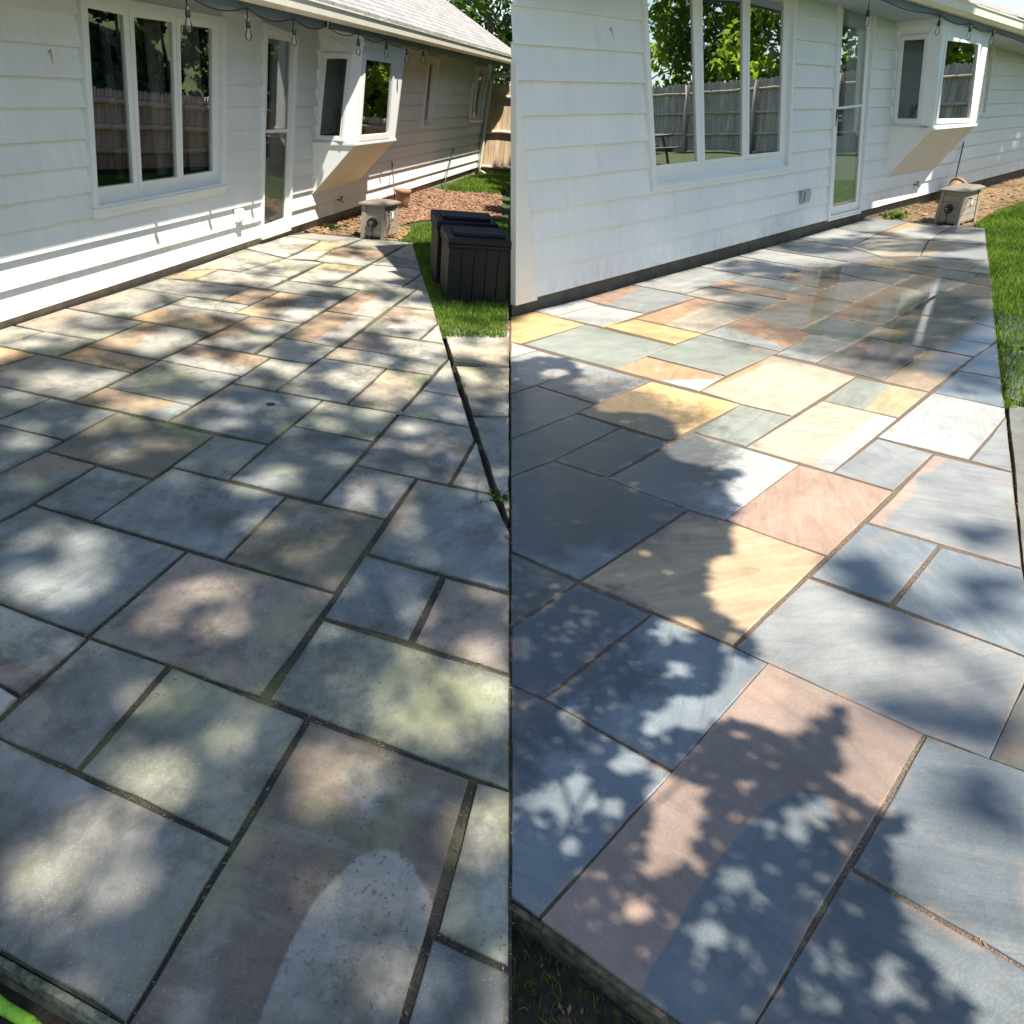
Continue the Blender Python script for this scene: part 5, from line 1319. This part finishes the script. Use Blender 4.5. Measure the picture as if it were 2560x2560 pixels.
# ---------------------------------------------------------------- fences
def picket_fence(matrix, P, Qp, h, mat, rail_mat, label, pw=.10, rails=(.25, .55, .86), pointed=True, post_every=2.4, rail_side=1, z0=0.0):
    a, b = Vector(P), Vector(Qp)
    L = (b - a).length; d = (b - a) / L; n = Vector((-d.y, d.x)) * rail_side
    o = empty('picket_fence', matrix @ Matrix.Translation((a.x, a.y, z0)), label, 'fence')
    T = lambda s, t, z: (d.x * s + n.x * t, d.y * s + n.y * t, z)
    k = 0; s = 0.0; rnd = random.Random(int(L * 100))
    while s < L - .02:
        w = pw * rnd.uniform(.82, 1.1); hh = h * rnd.uniform(.985, 1.015); e = min(s + w, L)
        B = MB_()
        prof = [(s, 0), (e - .006, 0), (e - .006, hh - (.05 if pointed else 0)), ((s + e) / 2 + .01, hh), ((s + e) / 2 - .015, hh), (s, hh - (.05 if pointed else 0))]
        B.hexa([T(x, 0, z) for x, z in prof], [T(x, -.018, z) for x, z in prof])
        B.build('picket', mat, o)
        s = e; k += 1
    for f in rails:
        pts = [T(L * t, .035, h * f + .012 * math.sin(t * 17 + f * 9)) for t in [i / 24 for i in range(25)]]
        MB_().tube(pts, .038, 8).build('rail', rail_mat, o, smooth=True)
    m = max(1, int(L / post_every))
    for k in range(m + 1):
        s = min(L * k / m + .05, L - .05)
        MB_().tube([T(s, .075, -.1), T(s, .075, h * .98)], .055, 10).build('post', mat, o, smooth=True)
    return o
picket_fence(MA, (16.9, 4.25), (19.4, 2.0), 1.72, M_WOOD_A, M_RAIL, 'warm wooden board fence closing the garden beyond the left house', pw=.14, rails=(.07, .48, .88), pointed=False, post_every=9, rail_side=-1)
picket_fence(IDENT, (.28, 8.3), (.30, 17.6), .93, M_WOOD_G, M_RAIL, 'grey picket fence dividing the two gardens, mirrored in the left windows', pw=.06, rail_side=1, z0=.0)
picket_fence(MB, (19.3, 4.6), (20.6, -13.5), 1.82, M_WOOD_G, M_RAIL, 'tall grey picket fence mirrored in the right windows', pw=.12, rail_side=-1)

def picnic_table(matrix, label):
    o = empty('picnic_table', matrix, label, 'picnic table')
    for k in range(5):
        MB_().box(-.9, .9, -.36 + k * .145, -.36 + k * .145 + .135, .70, .74).build('top_plank', M_DARKWOOD, o, bevel=.004)
    for s in (-1, 1):
        for k in range(2):
            MB_().box(-.9, .9, s * .66 - .13 + k * .135, s * .66 - .005 + k * .135, .42, .455).build('seat_plank', M_DARKWOOD, o, bevel=.004)
    for x in (-.6, .6):
        for s in (-1, 1):
            MB_().hexa([(x, s * .72, 0), (x + .04, s * .72, 0), (x + .04, s * .62, 0), (x, s * .62, 0)], [(x, s * .30, .70), (x + .04, s * .30, .70), (x + .04, s * .20, .70), (x, s * .20, .70)]).build('leg', M_DARKWOOD, o)
        MB_().box(x + .045, x + .085, -.78, .78, .34, .415).build('cross_beam', M_DARKWOOD, o)
    return o
picnic_table(at(MB, 15.7, -3.9, -.03) @ Matrix.Rotation(.4, 4, 'Z'), 'dark picnic table on the lawn, mirrored low in the right triple window')

# ---------------------------------------------------------------- trees and shrubs
def leaf_cloud(centres, sizes, n_per, spread, leaf, rng, flat=0.0):
    """quads scattered round clump centres -> verts (n*4,3), faces (n,4)"""
    C = np.repeat(np.array(centres), n_per, axis=0)
    S = np.repeat(np.array(sizes), n_per)[:, None]
    d = rng.normal(size=C.shape); d /= np.linalg.norm(d, axis=1)[:, None]
    p = C + d * S * spread * (rng.random((len(C), 1)) ** .45)
    return leaf_quads(p, leaf, rng)
def leaf_quads(p, leaf, rng, aspect=.62):
    n = len(p)
    u = rng.normal(size=(n, 3)); u /= np.linalg.norm(u, axis=1)[:, None]
    w = rng.normal(size=(n, 3)); w -= u * (u * w).sum(1)[:, None]; w /= np.linalg.norm(w, axis=1)[:, None]
    L = (leaf[:, None] if isinstance(leaf, np.ndarray) else leaf) * rng.uniform(.65, 1.35, (n, 1))
    a, b = u * L * .5, w * L * .5 * aspect
    tipn = np.cross(u, w) * L * .12
    V = np.stack([p - a, p + b + tipn - a * .1, p + a, p - b + tipn - a * .1], 1).reshape(-1, 3)
    F = np.arange(n * 4).reshape(-1, 4)
    return V, F
def branch_mesh(B, a, b, r0, r1, rnd, kink=.12, n=5):
    a, b = Vector(a), Vector(b)
    pts = []; L = (b - a).length
    for k in range(n + 1):
        t = k / n
        j = Vector((rnd.gauss(0, 1), rnd.gauss(0, 1), rnd.gauss(0, 1))) * (kink * L * .12 * math.sin(math.pi * t))
        pts.append(a + (b - a) * t + j)
    B.tube(pts, [lerp(r0, r1, k / n) for k in range(n + 1)], 8)
    return pts
def tree(x, y, h, rad, label, mat, seed, n=2600, leaf=.22, low=.3, cat='tree', name='broadleaf_tree', tr=.13, group=None, ground=None):
    rng = np.random.default_rng(seed); rnd = random.Random(seed)
    z = ground_z(x, y) if ground is None else ground
    o = empty(name, Matrix.Translation((x, y, z)), label, cat, group)
    T = MB_()
    branch_mesh(T, (0, 0, -.1), (rnd.uniform(-.2, .2), rnd.uniform(-.2, .2), h * .82), tr, tr * .25, rnd, .25, 8)
    cs, ss = [], []
    m = 26
    for k in range(m):
        t = low + (1 - low) * (k + .5) / m
        prof = math.sin(math.pi * min(1, max(0, (t - low) / (1 - low)) * .8 + .18)) ** .8
        a = k * 2.4 + rnd.uniform(-.5, .5); r = rad * prof * rnd.uniform(.35, 1.0)
        c = (r * math.cos(a), r * math.sin(a), h * t)
        cs.append(c); ss.append(rad * rnd.uniform(.25, .45))
        if k % 2 == 0:
            branch_mesh(T, (0, 0, h * (t * .8)), (c[0] * .9, c[1] * .9, c[2]), tr * .3, .012, rnd, .3, 4)
    T.build('trunk', M_BARK, o, smooth=True)
    V, F = leaf_cloud(cs, ss, max(8, n // m), 1.0, leaf, rng)
    raw_mesh('crown', V, F, mat, o)
    return o
# trees behind the far end of the left garden
tree(-.9, 27, 9.5, 3.2, 'dark broad tree rising behind the far fence at the left roof', M_LEAF_D, 3, 4200, .24, .12)
tree(-3.2, 31, 11, 3.6, 'tall dark tree standing behind the left house roof', M_LEAF_D, 4, 4200, .26, .12)
tree(.6, 23, 7.0, 2.2, 'lighter green tree just beyond the far wooden fence', M_LEAF, 5, 3400, .2, .15)
for k, (tx, ty, th, trd) in enumerate(((3.4, 15.5, 7.0, 2.0), (5.2, 19.5, 9.0, 2.6), (2.6, 20.0, 8.0, 2.2), (7.5, 22.5, 10.0, 2.8))):
    tree(tx, ty, th, trd, ['dark tree in the corner garden, nearest behind the evergreens', 'big dark tree in the corner garden behind the evergreens', 'slim dark tree in the corner garden near the far fence', 'tallest dark tree in the corner garden'][k], M_LEAF_D, 80 + k, 5200, .26, .03, group='dark trees in the corner garden')
# clipped evergreens behind the dividing fence
for k in range(9):
    yy = 8.75 + k * 1.05
    tree(.85 + .12 * (k % 3), yy, 2.5 + .25 * ((k * 7) % 4), .55, ['evergreen shrub behind the dividing fence, first from the right house', 'evergreen shrub behind the dividing fence, second from the right house', 'evergreen shrub behind the dividing fence, third from the right house',
         'evergreen shrub behind the dividing fence, fourth from the right house', 'evergreen shrub behind the dividing fence, fifth from the right house', 'evergreen shrub behind the dividing fence, sixth from the right house',
         'evergreen shrub behind the dividing fence, seventh from the right house', 'evergreen shrub behind the dividing fence, eighth from the right house', 'evergreen shrub behind the dividing fence, farthest from the right house'][k],
         (M_LEAF_Y if k >= 4 else M_LEAF_D), 40 + k, 3000, .12, .02, 'shrub', 'evergreen_shrub', .04, 'evergreens along the dividing fence')  # farther shrubs get the brighter leaf to look sunlit
# trees beyond the tall fence of the right garden, sunlit look put into leaf colour
for k, (u, n_, h, r, m) in enumerate(((22.5, 3.5, 7.5, 2.6, M_LEAF_Y), (23.5, -.5, 8.5, 2.8, M_LEAF_Y), (23.0, -4.2, 8.0, 2.5, M_LEAF_Y), (24.0, -7.8, 9.0, 2.8, M_LEAF), (23.6, -11.5, 8.5, 2.6, M_LEAF_Y), (27.5, -2.5, 11, 3.4, M_LEAF), (28, 2.5, 11, 3.4, M_LEAF_Y), (28, -9, 12, 3.5, M_LEAF_D))):
    p = MB @ Vector((u, n_, 0))
    tree(p.x, p.y, h, r, ['bright green tree beyond the tall fence nearest the right house', 'bright green tree beyond the tall fence, second from the right house', 'mid green tree beyond the tall fence, third from the right house', 'dark tree beyond the tall fence, fourth from the right house', 'mid green tree beyond the far end of the tall fence',
         'tall dark tree in the second row beyond the tall fence', 'tall green tree in the second row nearest the right house', 'tallest dark tree in the second row beyond the tall fence'][k], m, 60 + k, 5200, .26, .06, group='trees beyond the tall fence')

# ---- shade trees: leaves are set along sun rays to shape the patio shade
RAY = np.array(SUN) / SUN.z
def to_world(m, x, y, z=0.0):
    A = np.array(m)
    return (A[:3, :3] @ np.stack([x, y, np.full_like(x, z)])).T + A[:3, 3]
def in_ell(x, y, e, k=1.0):
    a = e[2] * (x - e[0]) + e[3] * (y - e[1]); b = e[4] * (x - e[0]) + e[5] * (y - e[1])
    return (a * a + b * b) < k * k
def in_poly(x, y, P):
    c = np.zeros(len(x), bool); n = len(P)
    for i in range(n):
        x0, y0 = P[i]; x1, y1 = P[(i + 1) % n]
        if y0 == y1: continue
        hit = ((y0 > y) != (y1 > y)) & (x < (x1 - x0) * (y - y0) / (y1 - y0) + x0)
        c ^= hit
    return c
def vnoise(x, y, s, seed):
    r = np.random.default_rng(seed); t = r.random((64, 64))
    X, Y = x * s, y * s; i, j = np.floor(X).astype(int), np.floor(Y).astype(int); fx, fy = X - i, Y - j
    fx = fx * fx * (3 - 2 * fx); fy = fy * fy * (3 - 2 * fy)
    g_ = lambda a, b: t[a % 64, b % 64]
    return (g_(i, j) * (1 - fx) + g_(i + 1, j) * fx) * (1 - fy) + (g_(i, j + 1) * (1 - fx) + g_(i + 1, j + 1) * fx) * fy
def shade_tree(name, label, leaf_pts, leaf, foot, seed, limbs=9, tr=.2, mat=None):
    mat = mat or M_LEAF_S
    rng = np.random.default_rng(seed); rnd = random.Random(seed)
    fz = ground_z(foot[0], foot[1])
    o = empty(name, Matrix.Translation((foot[0], foot[1], fz)), label, 'tree', 'shade trees over the patios')
    V, F = leaf_quads(leaf_pts - np.array([foot[0], foot[1], fz]), leaf, rng)
    raw_mesh('crown', V, F, mat, o)
    c = leaf_pts.mean(0) - np.array([foot[0], foot[1], fz])
    T = MB_()
    top = Vector((c[0] * .25, c[1] * .25, c[2] * .62))
    branch_mesh(T, (0, 0, -.1), top, tr, tr * .6, rnd, .3, 7)
    for k in range(limbs):
        q = leaf_pts[rnd.randrange(len(leaf_pts))] - np.array([foot[0], foot[1], fz])
        branch_mesh(T, top, tuple(q), tr * .13, .006, rnd, .5, 6)
    T.build('trunk', M_BARK, o, smooth=True)
    return o
rngA = np.random.default_rng(101)
n = 60000
x = rngA.uniform(-.2, 8.9, n); y = rngA.uniform(-.6, 4.0, n)
dens = np.clip(1.25 - (x - 2.2) * .36, .0, 1.0) * np.clip((x + 1.5), 0, 1)
dens = np.maximum(dens, .16 * (vnoise(x, y, 2.2, 5) > .5))
for e in DARK_A: dens = np.where(in_ell(x, y, e, 1.15), np.maximum(dens, .7), dens)
lk = .70 + .75 * vnoise(x, y, 7.0, 33)
for e in LIGHT_A: dens = np.where(in_ell(x, y, e, lk), dens * .05, dens)
dens *= .7 + .5 * vnoise(x, y, 2.6, 8)
dens[y > 3.75] *= .15
keep = (rngA.random(n) < dens * np.where(x < 2.2, .25, .20)) & (to_world(MA, x, y)[:, 0] < .03)
x, y = x[keep], y[keep]
hA_ = rngA.uniform(9.0, 12.5, len(x)) + .6 * np.clip(x - 1, 0, 9)
pA = to_world(MA, x, y) + RAY * hA_[:, None]
shade_tree('shade_tree', 'tall maple behind the camera whose high crown dapples the dry patio', pA, .24, (7.5, -7.0), 21, 14, .26)

rngB = np.random.default_rng(202)
n = 260000
x = -.2 + 4.5 * rngB.random(n) ** 1.5; y = rngB.uniform(-.6, 4.6, n)
ins = in_poly(x, y, SHADE_B)
dens = np.where(ins, 1.0, 0.0)
lit = np.zeros(n, bool)
for e in LIGHT_B: lit |= in_ell(x, y, e, .85 + .75 * vnoise(x, y, 14.0, 34))
dens[lit] = .0
dens *= np.clip(.55 + .8 * vnoise(x, y, 5.0, 9), 0, 1)
near_ = x < 1.55
dens[to_world(MB, x, y)[:, 0] < -.03] = 0
keep = rngB.random(n) < dens * np.where(near_, .50, .32)
x, y, near_ = x[keep], y[keep], near_[keep]
hB_ = np.where(near_, rngB.uniform(2.1, 3.0, len(x)), rngB.uniform(2.6, 3.6, len(x)) + .55 * np.clip(x - 1.4, 0, 4))
pB = to_world(MB, x, y) + RAY * hB_[:, None]
szB = np.where(near_, .058, .10)
shade_tree('shade_tree', 'unseen low maple behind the camera with leaves set to shadow the washed patio', pB, szB, (.8, -.5), 22, 5, .05)  # unseen leaves set where shade is wanted, the camera holder's shadow included

n = 26000
x = rngB.uniform(1.0, 11.5, n); y = rngB.uniform(-.2, 5.2, n)
dens = np.zeros(n)
for e in SOFT_B: dens = np.where(in_ell(x, y, e, 1.05), .75, dens)
dens *= .4 + 1.0 * vnoise(x, y, 3.0, 19)
keep = rngB.random(n) < dens * .5
x, y = x[keep], y[keep]
pC = to_world(MB, x, y) + RAY * rngB.uniform(11, 14, len(x))[:, None]
# foliage that keeps the right house wall in shade
nw = 8000
wx = rngB.uniform(3.9, 10.45, nw); wz = rngB.uniform(.0, 2.1, nw); A_ = np.array(HB)
pw = (A_[:3, :3] @ np.stack([wx, np.full(nw, -.02), wz])).T + A_[:3, 3] + RAY * rngB.uniform(10, 13, nw)[:, None]
nw2 = 1700
wx = rngB.uniform(12.1, 16, nw2); wz = rngB.uniform(.0, 1.5, nw2)
pw2 = (A_[:3, :3] @ np.stack([wx, np.full(nw2, -.02), wz])).T + A_[:3, 3] + RAY * rngB.uniform(10, 13, nw2)[:, None]
shade_tree('shade_tree', 'tall maple on the right lawn whose crown shades the right house', np.concatenate([pC, pw, pw2]), .24, (13.5, -1.5), 23, 14, .26)

# ---------------------------------------------------------------- grass, chips, fallen leaves
def grass(name, matrix, poly, count, hmin, hmax, z, seed, label, wid=.004, dens_fn=None):
    rng = np.random.default_rng(seed)
    P = np.array(poly); lo, hi = P.min(0), P.max(0)
    x = rng.uniform(lo[0], hi[0], count * 3); y = rng.uniform(lo[1], hi[1], count * 3)
    ok = in_poly(x, y, poly)
    if dens_fn is not None: ok &= rng.random(len(x)) < dens_fn(x, y)
    x, y = x[ok][:count], y[ok][:count]
    n = len(x)
    a = rng.uniform(0, 2 * np.pi, n); h = rng.uniform(hmin, hmax, n); bend = rng.uniform(.15, .75, n) * h; w = wid * rng.uniform(.7, 1.4, n)
    dx, dy = np.cos(a), np.sin(a); b = rng.uniform(0, 2 * np.pi, n)
    base = np.stack([x, y, np.full(n, z)], 1)
    side = np.stack([-np.sin(b), np.cos(b), np.zeros(n)], 1) * w[:, None]
    mid = base + np.stack([dx * bend * .3, dy * bend * .3, h * .6], 1)
    tip = base + np.stack([dx * bend, dy * bend, h], 1)
    V = np.concatenate([base - side, base + side, mid + side * .8, mid - side * .8, tip], 0)
    i = np.arange(n)
    F3 = np.concatenate([np.stack([i, i + n, i + 2 * n], 1), np.stack([i, i + 2 * n, i + 3 * n], 1), np.stack([i + 3 * n, i + 2 * n, i + 4 * n], 1)], 0)
    o = raw_mesh(name, V, F3, M_GRASS, None, matrix)
    return tag(o, label, 'grass', kind='stuff')
near = [E_A[3], E_A[2], E_A[1], E_A[0], (8.66, 3.0), (9.76, 3.2), (10.5, 2.95), (11.0, 2.16), (7.523, 1.43), (5.6, 1.03), (5.37, 1.5)]
grass('lawn_grass', MA, near, 42000, .02, .055, -.02, 1, 'bright lawn grass round the black deck boxes', .003)
grass('lawn_grass', MA, [(13.4, 3.9), (15.7, 4.1), (18.5, 3.7), (15.1, 3.03), (14.1, 2.96), (13.6, 3.5)], 9000, .04, .08, -.02, 2, 'sunlit strip of lawn grass before the far wooden fence', .006)
grass('lawn_grass', MB, [EB[3], EB[2], EB[1], EB[0], (10.5, 3.95), (11.8, 4.15), (16.5, 4.3), (14, 2.6), (9.5, 1.6), (5.4, .6)], 52000, .03, .07, -.03, 3, 'lawn grass along the right edge of the washed patio', .004)
grass('soil_grass', MB, [(0.575, 0.92), (0.60, 0.826), (0.677, 0.499), (0.70, 0.40), (0.52, 0.42), (0.46, 0.75), (.5, .95)], 420, .012, .05, -.085, 4, 'thin grass blades growing from the dark soil by the washed patio', .0016)

grass('lawn_grass', MB, [(2.3, .25), (4.6, 1.2), (5.4, .6), (7, -.5), (5, -2), (1.2, -1.0), (1.3, -.2)], 45000, .03, .07, -.04, 9, 'lawn grass right of the camera beside the washed patio', .004)
grass('lawn_grass', MA, [(.55, 1.2), (1.05, 4.0), (-1.5, 4.0), (-1.5, .6), (.4, .6)], 30000, .03, .07, -.12, 10, 'lawn grass left of the dry patio by the house', .004)
def chips(name, matrix, poly, count, size, z, seed, mat, label, cat):
    rng = np.random.default_rng(seed)
    P = np.array(poly); lo, hi = P.min(0), P.max(0)
    x = rng.uniform(lo[0], hi[0], count * 4); y = rng.uniform(lo[1], hi[1], count * 4)
    ok = in_poly(x, y, poly); x, y = x[ok][:count], y[ok][:count]
    p = np.stack([x, y, z + rng.uniform(0, size * .3, len(x))], 1)
    n = len(p)
    a = rng.uniform(0, 6.28, n); L = size * rng.uniform(.4, 1.3, (n, 1))
    u = np.stack([np.cos(a), np.sin(a), rng.uniform(-.25, .35, n)], 1); w = np.stack([-np.sin(a), np.cos(a), rng.uniform(-.3, .3, n)], 1)
    V = np.stack([p - u * L * .5, p + w * L * .22, p + u * L * .5, p - w * L * .22], 1).reshape(-1, 3)
    o = raw_mesh(name, V, np.arange(n * 4).reshape(-1, 4), mat, None, matrix)
    return tag(o, label, cat, kind='stuff')
chips('mulch_chips', MA, MULCH, 6500, .06, -.004, 5, simple('mulch_chip', (.26, .15, .09), .9, .5, 3), 'reddish brown bark chips covering the bed by the left house', 'mulch')
chips('fallen_leaves', MA, G['A_bed'], 420, .09, -.008, 6, M_DRYLEAF, 'dry fallen leaves gathered round the sunny reel box', 'leaves')
chips('fallen_leaves', MB, BED_B, 900, .09, -.012, 7, M_DRYLEAF, 'dry fallen leaves gathered round the right reel box', 'leaves')
chips('fallen_leaves', MB, [(0.57, 0.90), (0.60, 0.826), (0.677, 0.499), (0.55, 0.45), (.48, .75)], 12, .02, -.08, 8, M_DRYLEAF, 'few brown leaves on the dark soil by the washed patio', 'leaves')

def joint_flecks(matrix, stones, idx, count, z, seed, label):
    rng = np.random.default_rng(seed); pts = []
    for i in idx:
        P = stones[i][0]
        for a, b in zip(P, P[1:] + P[:1]):
            L = math.hypot(b[0] - a[0], b[1] - a[1]); m = max(1, int(L * count))
            t = rng.random(m)[:, None]
            pts.append(np.array(a) * (1 - t) + np.array(b) * t + rng.normal(0, .005, (m, 2)))
    p = np.concatenate(pts); n = len(p)
    a = rng.uniform(0, 6.28, n); L = .0042 * rng.uniform(.4, 1.8, (n, 1))
    p3 = np.column_stack([p, z + rng.uniform(0, .004, n)])
    u = np.stack([np.cos(a), np.sin(a), rng.uniform(-.2, .2, n)], 1) * L; w_ = np.stack([-np.sin(a), np.cos(a), rng.uniform(-.3, .3, n)], 1) * L * .3
    V = np.stack([p3 - u, p3 + w_, p3 + u, p3 - w_], 1).reshape(-1, 3)
    o = raw_mesh('joint_debris', V, np.arange(n * 4).reshape(-1, 4), M_DRYLEAF, None, matrix)
    return tag(o, label, 'debris', kind='stuff')
joint_flecks(MA, STONES_A, range(0, 24), 26, -.003, 31, 'tiny dry flecks lodged in the joints of the dry patio')
joint_flecks(MB, STONES_B, range(0, 10), 16, -.002, 32, 'tiny dry flecks lodged in the joints of the washed patio')
def weed(matrix, x, y, z, s, n, seed, label, mat=M_LEAF_Y):
    rng = np.random.default_rng(seed)
    p = rng.normal(size=(n, 3)) * np.array([s, s, s * .5]); p[:, 2] = np.abs(p[:, 2]) + s * .15
    V, F = leaf_quads(p, s * .7, rng)
    o = empty('weed', at(matrix, x, y, z), label, 'weed')
    raw_mesh('leaves', V, F, mat, o)
    B = MB_()
    for k in range(6):
        B.tube([(0, 0, -.01), tuple(p[k % n])], .0012, 4)
    B.build('stem', M_LEAF, o)
def edge_pt(t):
    return (lerp(E_A[5][0], E_A[7][0], t), lerp(E_A[5][1], E_A[7][1], t))
weed(MA, 4.42, 1.10, -.02, .022, 26, 1, 'yellow green weed in the gap between patio and stepping slabs')
weed(MA, 3.02, .525, -.02, .035, 60, 2, 'larger leafy weed in the gap nearest the camera', M_LEAF)
weed(MA, 3.55, .745, -.02, .018, 22, 3, 'small creeping weed in the gap beside the long stepping slab', M_LEAF)
weed(MA, 8.75, 3.93, -.01, .06, 90, 4, 'low dark plant in the shade under the bay window', M_LEAF_D)
weed(MB, 10.65, 4.98, -.01, .08, 140, 5, 'low green plants by the foundation under the right bay window', M_LEAF)
